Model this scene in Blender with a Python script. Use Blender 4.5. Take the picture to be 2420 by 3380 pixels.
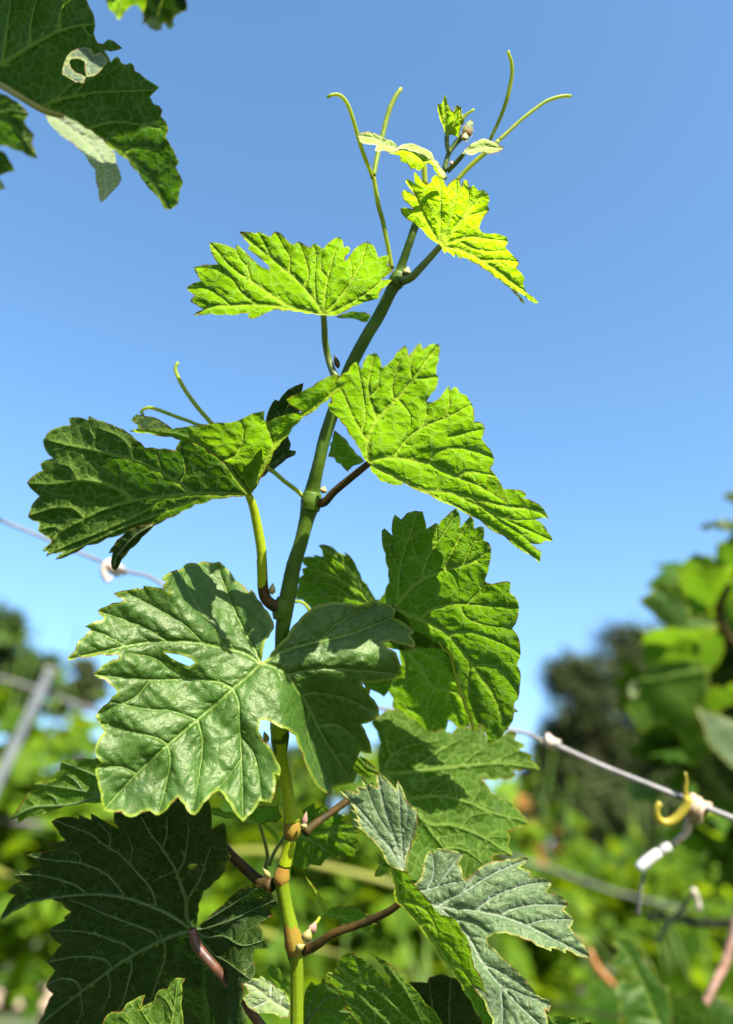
import bpy, math, random
import numpy as np
from mathutils import Vector, Matrix
from mathutils.geometry import delaunay_2d_cdt

random.seed(7); rng = np.random.default_rng(7)
S = bpy.context.scene
for o in list(bpy.data.objects): bpy.data.objects.remove(o)

# ---------------------------------------------------------------- camera
F_PX, CX, CY = 2441.0, 1210.0, 1690.0           # focal length and centre, in photo pixels
PITCH = math.radians(25.0)
CAM = Vector((0, 0, 1.3))
cam_d = bpy.data.cameras.new('camera'); cam = bpy.data.objects.new('camera', cam_d)
S.collection.objects.link(cam); S.camera = cam
cam.location = CAM; cam.rotation_euler = (math.pi/2 + PITCH, 0, 0)
cam_d.sensor_fit = 'VERTICAL'; cam_d.sensor_height = 36.0; cam_d.lens = 26.0
cam_d.clip_start = 0.02; cam_d.clip_end = 3000
cam_d.dof.use_dof = True; cam_d.dof.focus_distance = 0.340; cam_d.dof.aperture_fstop = 3.5
cam_d.dof.aperture_blades = 0
R_ = np.array(Matrix.Rotation(math.pi/2 + PITCH, 3, 'X'))

# ---------------------------------------------------------------- light
s_cam = np.array([0.38, 0.85, 0.30]); s_w = R_ @ (s_cam/np.linalg.norm(s_cam))
EL = math.asin(s_w[2]); AZ = math.atan2(s_w[0], s_w[1])
w = bpy.data.worlds.new('World'); S.world = w; w.use_nodes = True
nt = w.node_tree; bg = nt.nodes['Background']
sky = nt.nodes.new('ShaderNodeTexSky'); sky.sky_type = 'NISHITA'; sky.sun_disc = False
sky.sun_elevation = EL; sky.sun_rotation = AZ; sky.air_density = 1.0; sky.dust_density = 0.9; sky.ozone_density = 3.0
sky.altitude = 100
tc = nt.nodes.new('ShaderNodeTexCoord'); mp = nt.nodes.new('ShaderNodeMapping'); mp.inputs['Location'].default_value = (0, 0, 0.09); mp.inputs['Scale'].default_value = (1, 1, 0.85)
nt.links.new(tc.outputs['Generated'], mp.inputs[0]); nt.links.new(mp.outputs[0], sky.inputs[0])
hs = nt.nodes.new('ShaderNodeHueSaturation'); hs.inputs['Saturation'].default_value = 1.10; hs.inputs['Hue'].default_value = 0.493
nt.links.new(sky.outputs[0], hs.inputs['Color']); nt.links.new(hs.outputs[0], bg.inputs[0]); bg.inputs[1].default_value = 0.073
sl = bpy.data.lights.new('sun', 'SUN'); sl.energy = 5.0; sl.angle = math.radians(0.5); sl.color = (1, 0.95, 0.86)
so = bpy.data.objects.new('sun', sl); S.collection.objects.link(so)
so.rotation_euler = Vector(s_w).to_track_quat('Z', 'Y').to_euler()
S.view_settings.view_transform = 'Standard'; S.view_settings.look = 'None'
S.view_settings.exposure = 2.2; S.view_settings.gamma = 1.0
S.render.engine = 'CYCLES'
S.cycles.transparent_max_bounces = 16; S.cycles.max_bounces = 8; S.cycles.transmission_bounces = 6

# ---------------------------------------------------------------- helpers
CR = {1:(0,0,.43103), 2:(1000,100,.61576), 3:(550,700,.49261), 4:(50,1150,.67734), 5:(1000,1100,.55419),
      6:(200,1800,.73892), 7:(900,1650,.61576), 8:(0,2450,.61576), 9:(800,2450,.43103), 10:(1100,2450,.55419),
      11:(1650,1550,.47414), 12:(1650,2350,.47414), 13:(0,1650,.50719), 0:(0,0,1.4901)}
def pts(s, c=None):
    """'5: x,y x,y | 7: x,y' -> photo pixels; each run is read in its own reference frame"""
    out = []
    for run in s.split('|'):
        run = run.strip()
        if ':' in run:
            k, run = run.split(':'); c = int(k)
        x0, y0, m = CR[c]
        for p in run.split():
            a, b = p.split(','); out.append((x0+float(a)*m, y0+float(b)*m))
    return np.array(out, float)
def Pn(x, y, d):
    x = np.asarray(x, float); y = np.asarray(y, float); d = np.asarray(d, float)*np.ones_like(x)
    c = np.stack([(x-CX)/F_PX*d, -(y-CY)/F_PX*d, -d], -1)
    return c @ R_.T + np.array(CAM)
def tag(o, label=None, cat=None, group=None, kind=None):
    if label: o['label'] = label
    if cat: o['category'] = cat
    if group: o['group'] = group
    if kind: o['kind'] = kind
    return o
ORG = {}
def link(o, parent, origin):
    S.collection.objects.link(o); ORG[o.name] = np.array(origin, float)
    if parent is not None:
        o.parent = parent; o.location = ORG[o.name]-ORG[parent.name]
    else: o.location = origin
    return o
def empty(name, origin, label, cat, group=None):
    o = bpy.data.objects.new(name, None); o.empty_display_size = .02
    link(o, None, origin); return tag(o, label, cat, group)
def mesh(name, V, Fc, mat, parent=None, origin=None, smooth=True, attrs=None):
    V = np.asarray(V, float)
    if origin is None: origin = V.mean(0)
    me = bpy.data.meshes.new(name); me.from_pydata((V-np.array(origin)).tolist(), [], [list(map(int, f)) for f in Fc])
    if smooth: me.polygons.foreach_set('use_smooth', [True]*len(me.polygons))
    for k, a in (attrs or {}).items():
        at = me.attributes.new(k, 'FLOAT', 'POINT'); at.data.foreach_set('value', np.asarray(a, np.float32))
    me.materials.append(mat); me.update()
    return link(bpy.data.objects.new(name, me), parent, origin)
def spline(p, step):
    """Catmull-Rom through p (n,k), sampled roughly every `step` (in the first two coordinates)"""
    p = np.asarray(p, float)
    if len(p) < 3:
        n = max(2, int(np.linalg.norm(p[1][:2]-p[0][:2])/step)+1)
        t = np.linspace(0, 1, n)[:, None]; return p[0]*(1-t)+p[1]*t
    q = np.vstack([2*p[0]-p[1], p, 2*p[-1]-p[-2]]); out = []
    for i in range(1, len(q)-2):
        a, b, c, d = q[i-1:i+3]; n = max(1, int(np.linalg.norm(c[:2]-b[:2])/step))
        for k in range(n):
            t = k/n; out.append(.5*((2*b)+(c-a)*t+(2*a-5*b+4*c-d)*t*t+(-a+3*b-3*c+d)*t**3))
    out.append(q[-2]); return np.array(out)
def tube_geo(C, r, ns=8, V=None, Fc=None, cap=True, ridge=0.0):
    V = [] if V is None else V; Fc = [] if Fc is None else Fc
    C = np.asarray(C, float); n = len(C); r = np.asarray(r, float)*np.ones(n)
    T = np.gradient(C, axis=0); T /= np.linalg.norm(T, axis=1)[:, None]+1e-12
    u = np.cross(T[0], [0.3, .8, .5]); u /= np.linalg.norm(u); b0 = len(V)
    for i in range(n):
        u = u-T[i]*np.dot(u, T[i]); u /= np.linalg.norm(u)+1e-12; v = np.cross(T[i], u)
        for k in range(ns):
            a = 2*math.pi*k/ns; V.append(C[i]+r[i]*(1+ridge*(math.sin(6*a+.05*i)+.5*math.sin(11*a+1)))*(math.cos(a)*u+math.sin(a)*v))
    for i in range(n-1):
        for k in range(ns):
            a = b0+i*ns+k; b = b0+i*ns+(k+1) % ns; Fc.append((a, b, b+ns, a+ns))
    if cap:
        Fc.append(tuple(b0+k for k in range(ns))[::-1]); Fc.append(tuple(b0+(n-1)*ns+k for k in range(ns)))
    return V, Fc
def tube(name, p, mat, parent, ns=12, step=10, bump=0.0, label=None):
    """p rows: x, y, depth, radius in photo px"""
    q = spline(p, step); C = Pn(q[:, 0], q[:, 1], q[:, 2]); r = np.abs(q[:, 3])*q[:, 2]/F_PX
    if bump: r = r*(1+bump*np.sin(np.arange(len(r))*1.7)*rng.random(len(r)))
    V, Fc = tube_geo(C, r, ns, ridge=.022 if ns >= 20 else 0); V = np.array(V)
    o = mesh(name, V, Fc, mat, parent, C[0]); 
    if label: o['label'] = label
    return o
def row(s, d, r):
    """points with depth and radius (each constant or first->last list)"""
    p = pts(s); n = len(p)
    f = lambda v: np.interp(np.linspace(0, 1, n), np.linspace(0, 1, len(v)), v) if hasattr(v, '__len__') else np.full(n, v)
    return np.column_stack([p, f(d), f(r)])

# ---------------------------------------------------------------- materials
def nodes(name):
    m = bpy.data.materials.new(name); m.use_nodes = True; t = m.node_tree; t.nodes.clear()
    return m, t, t.nodes.new('ShaderNodeOutputMaterial')
class N:
    def __init__(s, t): s.t = t
    def n(s, ty, **kw):
        x = s.t.nodes.new(ty)
        for k, v in kw.items(): setattr(x, k, v)
        return x
    def set(s, sock, v):
        if isinstance(v, bpy.types.NodeSocket): s.t.links.new(v, sock)
        elif isinstance(v, tuple) and len(v) == 3 and sock.type == 'RGBA': sock.default_value = (*v, 1)
        else: sock.default_value = v
    def math(s, op, a, b=0.0, clamp=False):
        x = s.n('ShaderNodeMath', operation=op, use_clamp=clamp); s.set(x.inputs[0], a); s.set(x.inputs[1], b); return x.outputs[0]
    def mix(s, f, a, b):
        x = s.n('ShaderNodeMix', data_type='RGBA'); s.set(x.inputs[0], f); s.set(x.inputs[6], a); s.set(x.inputs[7], b); return x.outputs[2]
    def ramp(s, v, a, b, lo=0.0, hi=1.0):
        x = s.n('ShaderNodeMapRange', interpolation_type='SMOOTHSTEP'); s.set(x.inputs[0], v)
        for i, k in enumerate((a, b, lo, hi)): x.inputs[1+i].default_value = k
        return x.outputs[0]
    def noise(s, vec, sc, det=3.0, rough=.55):
        x = s.n('ShaderNodeTexNoise'); s.set(x.inputs['Vector'], vec); x.inputs['Scale'].default_value = sc
        x.inputs['Detail'].default_value = det; x.inputs['Roughness'].default_value = rough; return x.outputs[0]
    def obj(s): return s.n('ShaderNodeTexCoord').outputs['Object']
def leaf_mat(name, top, under, trans, vein, tf=.5, K=.50, KT=.58, rough=.38, gloss=.5, rim=(.42,.5,.04), tip=(.16,.05,.015), hairy=0.0, bumpk=1.0, cell=150, veinmix=.75, rimw=1.0, tk=1.0):
    top, under, vein = (tuple(x*K for x in c) for c in (top, under, vein)); trans = tuple(x*KT for x in trans); rim = tuple(x*.5 for x in rim); tip = tuple(x*.5 for x in tip)
    m, t, out = nodes(name); q = N(t); co = q.obj()
    warp = q.n('ShaderNodeTexNoise'); q.set(warp.inputs['Vector'], co); warp.inputs['Scale'].default_value = 90
    vm = q.n('ShaderNodeVectorMath', operation='MULTIPLY_ADD'); q.set(vm.inputs[0], warp.outputs['Color']); vm.inputs[1].default_value = (.006,)*3; q.set(vm.inputs[2], co)
    cw = vm.outputs[0]
    def voro(sc):
        v = q.n('ShaderNodeTexVoronoi', feature='DISTANCE_TO_EDGE'); q.set(v.inputs['Vector'], cw); v.inputs['Scale'].default_value = sc; return v.outputs[0]
    v3 = voro(cell); v4 = voro(cell*3.6)
    at = lambda k: q.n('ShaderNodeAttribute', attribute_name=k).outputs['Fac']
    vr = at('vein'); ed = at('edge')
    vmain = q.ramp(vr, .55, 1.15, 1, 0)
    t3 = q.ramp(v3, .015, .075, 1, 0); t4 = q.ramp(v4, .02, .11, 1, 0)
    tert = q.math('MAXIMUM', q.math('MULTIPLY', t3, .9*tk), q.math('MULTIPLY', t4, .26*tk))
    big = q.ramp(q.noise(co, 28, 4), .3, .7); fine = q.ramp(q.noise(co, 420, 3), .3, .7)
    var = q.math('ADD', q.math('MULTIPLY', big, .6), q.math('MULTIPLY', fine, .4))
    sc = lambda c, k: tuple(min(1, x*k) for x in c)
    rimf = q.math('MULTIPLY', q.ramp(q.math('ADD', ed, q.math('MULTIPLY', q.noise(co, 160), 5)), 3.5*rimw, 9*rimw, 1, 0), .7)
    tipf = q.math('MULTIPLY', q.ramp(ed, 2.0, 5.5, 1, 0), q.ramp(q.noise(co, 120), .47, .6))
    vs = q.n('ShaderNodeTexVoronoi', feature='F1'); q.set(vs.inputs['Vector'], co); vs.inputs['Scale'].default_value = 210
    spot = q.math('MULTIPLY', q.ramp(vs.outputs['Distance'], .10, .17, 1, 0), q.ramp(q.noise(co, 70, 3), .54, .60))
    dust = q.ramp(q.noise(co, 60, 6, .7), .5, .75)
    def dress(c, vk, rk=1.0):
        x = q.mix(var, sc(c, .72), sc(c, 1.3))
        x = q.mix(q.math('MULTIPLY', dust, .22), x, tuple(a*.6+.07 for a in c)); x = q.mix(q.math('MULTIPLY', spot, .75), x, (.10, .085, .02))
        x = q.mix(q.math('MULTIPLY', tert, vk), x, vein)
        x = q.mix(q.math('MULTIPLY', vmain, veinmix), x, vein)
        x = q.mix(q.math('MULTIPLY', rimf, rk), x, rim)
        return q.mix(q.math('MULTIPLY', tipf, .85), x, tip)
    ctop = dress(top, .16, .8); cund = dress(under, .55, .7)
    # light coming through: the veins are denser than the blade beside them but yellower
    ctr = q.mix(var, sc(trans, .8), sc(trans, 1.15))
    ctr = q.mix(q.math('MULTIPLY', tert, .42), ctr, tuple(min(1, a*1.15+.05) for a in trans))
    ctr = q.mix(q.math('MULTIPLY', vmain, .6), ctr, tuple(x*1.0 for x in (.27,.35,.03)))
    ctr = q.mix(q.math('MULTIPLY', rimf, .5), ctr, (.34,.35,.015)); ctr = q.mix(q.math('MULTIPLY', tipf, .8), ctr, tip)
    h = q.math('ADD', q.math('MULTIPLY', q.ramp(v3, 0, .38), .75), q.math('MULTIPLY', q.ramp(v4, 0, .3), .16))
    h = q.math('ADD', h, q.math('MULTIPLY', q.noise(co, 230, 2, .5), .20))
    h = q.math('ADD', h, q.math('MULTIPLY', q.ramp(vr, .3, 2.5), .7))
    bp = q.n('ShaderNodeBump'); q.set(bp.inputs['Height'], h); bp.inputs['Strength'].default_value = min(1, .8*bumpk); bp.inputs['Distance'].default_value = .0010*bumpk
    def prin(c, r, sp):
        p = q.n('ShaderNodeBsdfPrincipled'); q.set(p.inputs['Base Color'], c); q.set(p.inputs['Roughness'], r)
        p.inputs['Specular IOR Level'].default_value = sp; q.set(p.inputs['Normal'], bp.outputs[0]); return p
    rt = q.math('ADD', rough-.08, q.math('MULTIPLY', q.noise(co, 300), .2))
    P1 = prin(ctop, rt, gloss)
    if hairy: P1.inputs['Sheen Weight'].default_value = hairy
    P2 = prin(cund, .6, .14)
    for P_ in (P1, P2): P_.inputs['Specular IOR Level'].default_value *= .75; P_.inputs['Specular Tint'].default_value = (1, 1, .72, 1)
    tr = q.n('ShaderNodeBsdfTranslucent'); q.set(tr.inputs[0], ctr); q.set(tr.inputs['Normal'], bp.outputs[0])
    g = q.n('ShaderNodeNewGeometry')
    m1 = q.n('ShaderNodeMixShader'); q.set(m1.inputs[0], g.outputs['Backfacing']); q.set(m1.inputs[1], P1.outputs[0]); q.set(m1.inputs[2], P2.outputs[0])
    m2 = q.n('ShaderNodeMixShader'); m2.inputs[0].default_value = tf; q.set(m2.inputs[1], m1.outputs[0]); q.set(m2.inputs[2], tr.outputs[0])
    t.links.new(m2.outputs[0], out.inputs[0]); return m
def plain_mat(name, c1, c2, rough=.5, sc=60, spec=.4, trans=None, tf=.3, bump=.2, stripes=0, metal=0.0, K=.5):
    c1 = tuple(x*K for x in c1); c2 = tuple(x*K for x in c2); trans = trans and tuple(x*.6 for x in trans)
    m, t, out = nodes(name); q = N(t); co = q.obj()
    f = q.ramp(q.noise(co, sc, 5, .6), .35, .65); c = q.mix(f, c1, c2)
    p = q.n('ShaderNodeBsdfPrincipled'); q.set(p.inputs['Base Color'], c); p.inputs['Roughness'].default_value = rough
    p.inputs['Specular IOR Level'].default_value = spec; p.inputs['Metallic'].default_value = metal
    b = q.n('ShaderNodeBump'); q.set(b.inputs['Height'], q.noise(co, sc*4, 4)); b.inputs['Strength'].default_value = bump; b.inputs['Distance'].default_value = .02/sc*3
    q.set(p.inputs['Normal'], b.outputs[0]); last = p.outputs[0]
    if trans:
        tr = q.n('ShaderNodeBsdfTranslucent'); q.set(tr.inputs[0], trans)
        mx = q.n('ShaderNodeMixShader'); mx.inputs[0].default_value = tf; q.set(mx.inputs[1], last); q.set(mx.inputs[2], tr.outputs[0]); last = mx.outputs[0]
    t.links.new(last, out.inputs[0]); return m

M_mature = leaf_mat('vine_leaf_mature', (.036,.095,.010), (.062,.135,.010), (.17,.36,.004), (.22,.33,.06), tf=.5, rough=.42, gloss=.5)
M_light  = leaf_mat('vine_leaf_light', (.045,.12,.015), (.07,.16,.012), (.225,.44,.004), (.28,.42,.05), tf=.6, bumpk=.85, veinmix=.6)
M_deep  = leaf_mat('vine_leaf_deep', (.028,.075,.008), (.045,.098,.008), (.075,.20,.003), (.20,.30,.05), tf=.42, rough=.45, gloss=.4)  # deeper green and less translucent than the mature leaf
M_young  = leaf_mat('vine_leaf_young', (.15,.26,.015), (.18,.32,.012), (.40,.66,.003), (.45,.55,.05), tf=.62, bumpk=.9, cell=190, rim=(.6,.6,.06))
M_shaded   = leaf_mat('vine_leaf_shaded', (.02,.055,.01), (.022,.048,.005), (.03,.085,.003), (.13,.2,.05), tk=.45, tf=.3, rough=.5, gloss=.3, rim=(.10,.16,.03))  # darker copy of the leaf, with shade put into its colour
M_glossy = leaf_mat('vine_leaf_glossy', (.043,.116,.009), (.06,.14,.02), (.16,.34,.004), (.20,.31,.05), tf=.26, rough=.52, gloss=.6, rimw=1.7, veinmix=.62, bumpk=.75, rim=(.34,.44,.02))
M_silver = leaf_mat('vine_leaf_silver', (.075,.14,.04), (.09,.18,.015), (.15,.32,.006), (.25,.31,.19), tf=.28, rough=.52, gloss=.5, hairy=.25, bumpk=.9, cell=230, rimw=1.3, rim=(.4,.42,.03))
M_downy  = leaf_mat('young_leaf_downy', (.42,.56,.08), (.4,.5,.06), (.6,.8,.02), (.5,.56,.2), tf=.4, rough=.7, gloss=.2, hairy=.3, cell=260, rim=(.8,.8,.5))
M_pale   = leaf_mat('vine_leaf_downy', (.24,.34,.10), (.3,.38,.14), (.4,.52,.08), (.38,.44,.18), tf=.35, rough=.7, gloss=.2, hairy=.6, cell=260)
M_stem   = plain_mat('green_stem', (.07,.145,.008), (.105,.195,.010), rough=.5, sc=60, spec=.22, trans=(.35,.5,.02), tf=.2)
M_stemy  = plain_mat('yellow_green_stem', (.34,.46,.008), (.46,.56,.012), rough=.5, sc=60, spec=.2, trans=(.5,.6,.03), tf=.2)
M_stemg  = plain_mat('fresh_green_stem', (.15,.25,.008), (.24,.34,.010), rough=.5, sc=50, spec=.2, trans=(.4,.5,.02), tf=.15)
M_node   = plain_mat('stem_node', (.22,.28,.012), (.34,.17,.03), rough=.6, sc=40, spec=.15)
M_red    = plain_mat('red_petiole', (.055,.026,.010), (.15,.05,.020), rough=.5, sc=120)
M_pet    = plain_mat('petiole', (.09,.16,.015), (.17,.22,.02), rough=.45, sc=140)
M_petred = plain_mat('petiole_purple', (.040,.030,.006), (.085,.050,.010), rough=.6, spec=.12, sc=140)
M_tend   = plain_mat('tendril', (.30,.42,.03), (.46,.54,.04), rough=.5, sc=60, spec=.25, trans=(.9,1.0,.05), tf=.45)
M_vein   = plain_mat('vein', (.26,.38,.08), (.36,.48,.13), rough=.5, sc=200, trans=(.6,.75,.08), tf=.4)
M_veind  = plain_mat('vein_dull', (.10,.17,.05), (.15,.23,.07), rough=.5, sc=200, trans=(.2,.3,.05), tf=.2)
M_bud    = plain_mat('bud', (.52,.40,.26), (.60,.30,.22), rough=.7, sc=260, trans=(.8,.6,.4), tf=.3)

# ---------------------------------------------------------------- leaves
def inside(P, poly):
    x, y = P[:, 0][:, None], P[:, 1][:, None]; a = poly; b = np.roll(poly, -1, 0)
    c = ((a[:, 1] > y) != (b[:, 1] > y)) & (x < (b[:, 0]-a[:, 0])*(y-a[:, 1])/(b[:, 1]-a[:, 1]+1e-12)+a[:, 0])
    return c.sum(1) % 2 == 1
def segdist(P, A, B):
    out = np.empty((len(P), len(A)))
    for i in range(0, len(P), 4000):
        p = P[i:i+4000, None, :]; ab = B-A; t = np.clip(((p-A)*ab).sum(-1)/((ab**2).sum(-1)+1e-9), 0, 1)
        out[i:i+4000] = np.linalg.norm(p-(A+t[..., None]*ab), axis=-1)
    return out
def bow(poly, k=.07, frac=16.0):
    area = .5*np.sum(poly[:, 0]*np.roll(poly[:, 1], -1)-np.roll(poly[:, 0], -1)*poly[:, 1]); sg = 1 if area > 0 else -1
    out = []
    for i in range(len(poly)):
        a, b = poly[i], poly[(i+1) % len(poly)]; L = np.linalg.norm(b-a); nrm = np.array([(b-a)[1], -(b-a)[0]])/(L+1e-9)*sg
        n = max(1, int(L/frac)); amp = k*min(L, 110)*(1+.5*rng.standard_normal()*.4)
        for j in range(n):
            t = j/n; w_ = math.sin(math.pi*t); out.append(a+(b-a)*t+nrm*amp*w_+(rng.standard_normal(2)*.5 if j else 0))
    return np.array(out)
def leaf(parent, mat, outline, J, d0, g=(0, 0), quad=(0, 0, 0), veins='', side='under', holes=(), step=7.5, relief=1.0,
         vw=5.0, vmat=None, tubes=False, wav=1.0, name='leaf', label=None, edge_curl=0.0, fold=None, bowk=.07):
    """One blade: traced rim, main veins as creases, its own curved surface at depth d0 (m) at J"""
    poly = bow(pts(outline), bowk); J = pts(J)[0]; hs = [bow(pts(h), .0) for h in holes]
    vl = []
    for s in [s for s in veins.split(';') if s.strip()]:
        wd = vw; s = s.strip()
        if '*' in s: wd = vw*1.7; s = s.replace('*', '')
        elif s[0] == '-': wd = vw*.62; s = s[1:]
        vl.append((spline(pts(s), 14), wd))
    # side veinlets running from each traced vein towards the next
    base = list(vl)
    allA = np.vstack([v[:-1] for v, _ in base]) if base else None; allB = np.vstack([v[1:] for v, _ in base]) if base else None
    for v, wd in base:
        L = np.r_[0, np.cumsum(np.linalg.norm(np.diff(v, axis=0), axis=1))]
        if L[-1] < 70: continue
        s_ = 26+rng.random()*14; sd = 1
        while s_ < L[-1]-22:
            i = min(np.searchsorted(L, s_), len(v)-2); p = v[i]; T = v[i+1]-v[i]; T /= np.linalg.norm(T)+1e-9
            a = sd*math.radians(52+rng.standard_normal()*6); d_ = np.array([T[0]*math.cos(a)-T[1]*math.sin(a), T[0]*math.sin(a)+T[1]*math.cos(a)])
            q_ = [p.copy()]; reach = 30+rng.random()*60
            for k in range(int(reach/9)):
                d_ = d_*.93+T*.07*1.3; d_ /= np.linalg.norm(d_); nx = q_[-1]+d_*9+rng.standard_normal(2)*.7
                if k > 1 and segdist(nx[None], allA, allB).min() < 7: break
                q_.append(nx)
            if len(q_) > 3: vl.append((np.array(q_), vw*.34))
            s_ += 20+rng.random()*16; sd = -sd
    V2 = [tuple(p) for p in poly]; E = [(i, (i+1) % len(poly)) for i in range(len(poly))]
    for h in hs:
        b = len(V2); V2 += [tuple(p) for p in h]; E += [(b+i, b+(i+1) % len(h)) for i in range(len(h))]
    for v, wd in vl:
        if wd < vw*.5: continue
        b = len(V2); V2 += [tuple(p) for p in v]; E += [(b+i, b+i+1) for i in range(len(v)-1)]
    lo, hi = poly.min(0), poly.max(0)
    gx, gy = np.meshgrid(np.arange(lo[0], hi[0], step), np.arange(lo[1], hi[1], step*.87)); gx = gx.copy(); gx[::2] += step*.5
    G = np.stack([gx.ravel(), gy.ravel()], -1); G += rng.uniform(-.22, .22, G.shape)*step; G = G[inside(G, poly)]
    r0 = delaunay_2d_cdt([Vector(p) for p in V2]+[Vector(p) for p in G], E, [], 0, 1e-4)
    X = np.array([tuple(v) for v in r0[0]]); T3 = np.array([f for f in r0[2] if len(f) == 3])
    ce = X[T3].mean(1); keep = inside(ce, poly)
    for h in hs: keep &= ~inside(ce, h)
    T3 = T3[keep]; used = np.unique(T3); remap = -np.ones(len(X), int); remap[used] = np.arange(len(used)); X = X[used]; T3 = remap[T3]
    if vl:
        A = np.vstack([v[:-1] for v, _ in vl]); B = np.vstack([v[1:] for v, _ in vl])
        W = np.concatenate([wd*np.linspace(1, .35, len(v)-1) for v, wd in vl]); big = np.concatenate([np.full(len(v)-1, wd > vw*.5) for v, wd in vl])
        D = segdist(X, A, B); ratio = (D/W).min(1); dmain = D[:, big].min(1); dall = D.min(1)
    else: ratio = np.full(len(X), 9.); dmain = dall = np.full(len(X), 40.)
    allp = [poly]+hs; EA = np.vstack(allp); EB = np.vstack([np.roll(p, -1, 0) for p in allp]); ed = segdist(X, EA, EB).min(1)
    ph = rng.random(6)*6.28
    def wfun(x, y):
        dx, dy = x-J[0], J[1]-y; u, v = dx/300, dy/300; a, b, c = quad
        ww = g[0]*dx+g[1]*dy+300*(a*u*u+b*v*v+c*u*v)
        ww = ww+wav*(9*np.sin(dx/62+dy/95+ph[0])+7*np.sin(dy/48-dx/120+ph[1])+4*np.sin((dx+dy)/31+ph[2]))*np.clip(np.hypot(dx, dy)/160, 0, 1)
        if fold is not None:
            for fp, (nx_, ny_), k, gp, (mx_, my_), gw in fold:
                fx, fy = pts(fp)[0]; s = (x-fx)*nx_+(y-fy)*ny_; hx, hy = pts(gp)[0]; gt = np.clip(((x-hx)*mx_+(y-hy)*my_)/gw, 0, 1); gt = gt*gt*(3-2*gt)
                ww = ww+k*gt*(np.sqrt(s*s+900)+s)*.5
        return ww
    sgn = -1.0 if side == 'under' else 1.0     # direction of the upper side, towards (+) or away (-) from the viewer
    wz = wfun(X[:, 0], X[:, 1])
    wz = wz+sgn*relief*(9*(1-np.exp(-(dmain/16)**1.3))+4*(1-np.exp(-(dall/8)**1.3)))-sgn*edge_curl*np.exp(-ed/18)
    wz = wz+sgn*relief*1.6*np.sin(X[:, 0]/11+ph[3]+np.sin(X[:, 1]/17))*np.sin(X[:, 1]/12+ph[4])*np.clip(dmain/14, 0, 1)
    d = d0-wz*d0/F_PX; V3 = Pn(X[:, 0], X[:, 1], d)
    # face winding: normal = upper side
    a, b, c = V3[T3[:, 0]], V3[T3[:, 1]], V3[T3[:, 2]]; nrm = np.cross(b-a, c-a); view = np.array(CAM)-a
    front = (nrm*view).sum(1) > 0; want = side == 'top'; flip = front != want; T3[flip] = T3[flip][:, ::-1]
    Jw = Pn(J[0], J[1], d0)
    o = mesh(name, V3, T3, mat, parent, Jw, attrs={'vein': ratio, 'edge': ed})
    if label: o['label'] = label
    if (tubes or vmat is M_veind) and base:
        VV, FF = [], []
        for v, wd in base:
            v = v[inside(v, poly)]
            if len(v) < 4: continue
            dd = d0-(wfun(v[:, 0], v[:, 1])-sgn*wd*.25)*d0/F_PX
            tube_geo(Pn(v[:, 0], v[:, 1], dd), np.linspace(wd*.62, wd*.22, len(v))*d0/F_PX, 6, VV, FF)
        if VV: mesh('veins', np.array(VV), FF, vmat or M_vein, o, Jw)
    return o

exec_parts = []
def far_leaf_mat(name, a, b, tr, tf=.4):
    a, b = (tuple(x*.56 for x in c) for c in (a, b)); tr = tuple(x*.60 for x in tr)
    m, t, out = nodes(name); q = N(t); v = q.n('ShaderNodeAttribute', attribute_name='tint').outputs['Fac']
    p = q.n('ShaderNodeBsdfPrincipled'); q.set(p.inputs['Base Color'], q.mix(v, a, b)); p.inputs['Roughness'].default_value = .6; p.inputs['Specular IOR Level'].default_value = .16; p.inputs['Specular Tint'].default_value = (.9, 1, .6, 1)
    x = q.n('ShaderNodeBsdfTranslucent'); q.set(x.inputs[0], q.mix(v, tuple(.55*k for k in tr), tr))
    mx = q.n('ShaderNodeMixShader'); mx.inputs[0].default_value = tf; q.set(mx.inputs[1], p.outputs[0]); q.set(mx.inputs[2], x.outputs[0]); t.links.new(mx.outputs[0], out.inputs[0]); return m
tmpl = np.array([(0, .0), (.28, -.22), (.5, .05), (.42, .3), (.3, .36), (.34, .62), (.16, .6), (0, 1.0), (-.16, .6), (-.34, .62), (-.3, .36), (-.42, .3), (-.5, .05), (-.28, -.22)])
def foliage(name, pos, size, mat, parent, origin, up=.5, needle=False, seed=0):
    r = np.random.default_rng(seed); n = len(pos); T = tmpl if not needle else np.array([(0, 0), (.09, .45), (.03, 1), (-.03, 1), (-.09, .45)])
    k = len(T); nr = r.normal(0, 1, (n, 3)); nr[:, 2] = np.abs(nr[:, 2])+up; nr += np.array([.25, -.35, 0]); nr /= np.linalg.norm(nr, axis=1)[:, None]
    a = np.cross(nr, r.normal(0, 1, (n, 3))); a /= np.linalg.norm(a, axis=1)[:, None]; b = np.cross(nr, a); s = size*r.uniform(.6, 1.15, n)
    V = pos[:, None, :]+s[:, None, None]*(T[None, :, 0, None]*a[:, None, :]+T[None, :, 1, None]*b[:, None, :]+(-.35*np.abs(T[None, :, 0, None])-.15*T[None, :, 1, None]**2)*nr[:, None, :]*(not needle))
    Fc = [tuple(range(i*k, i*k+k)) for i in range(n)]; cl = r.random(n)
    return mesh(name, V.reshape(-1, 3), Fc, mat, parent, origin, smooth=False, attrs={'tint': np.repeat(cl, k)})
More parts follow.
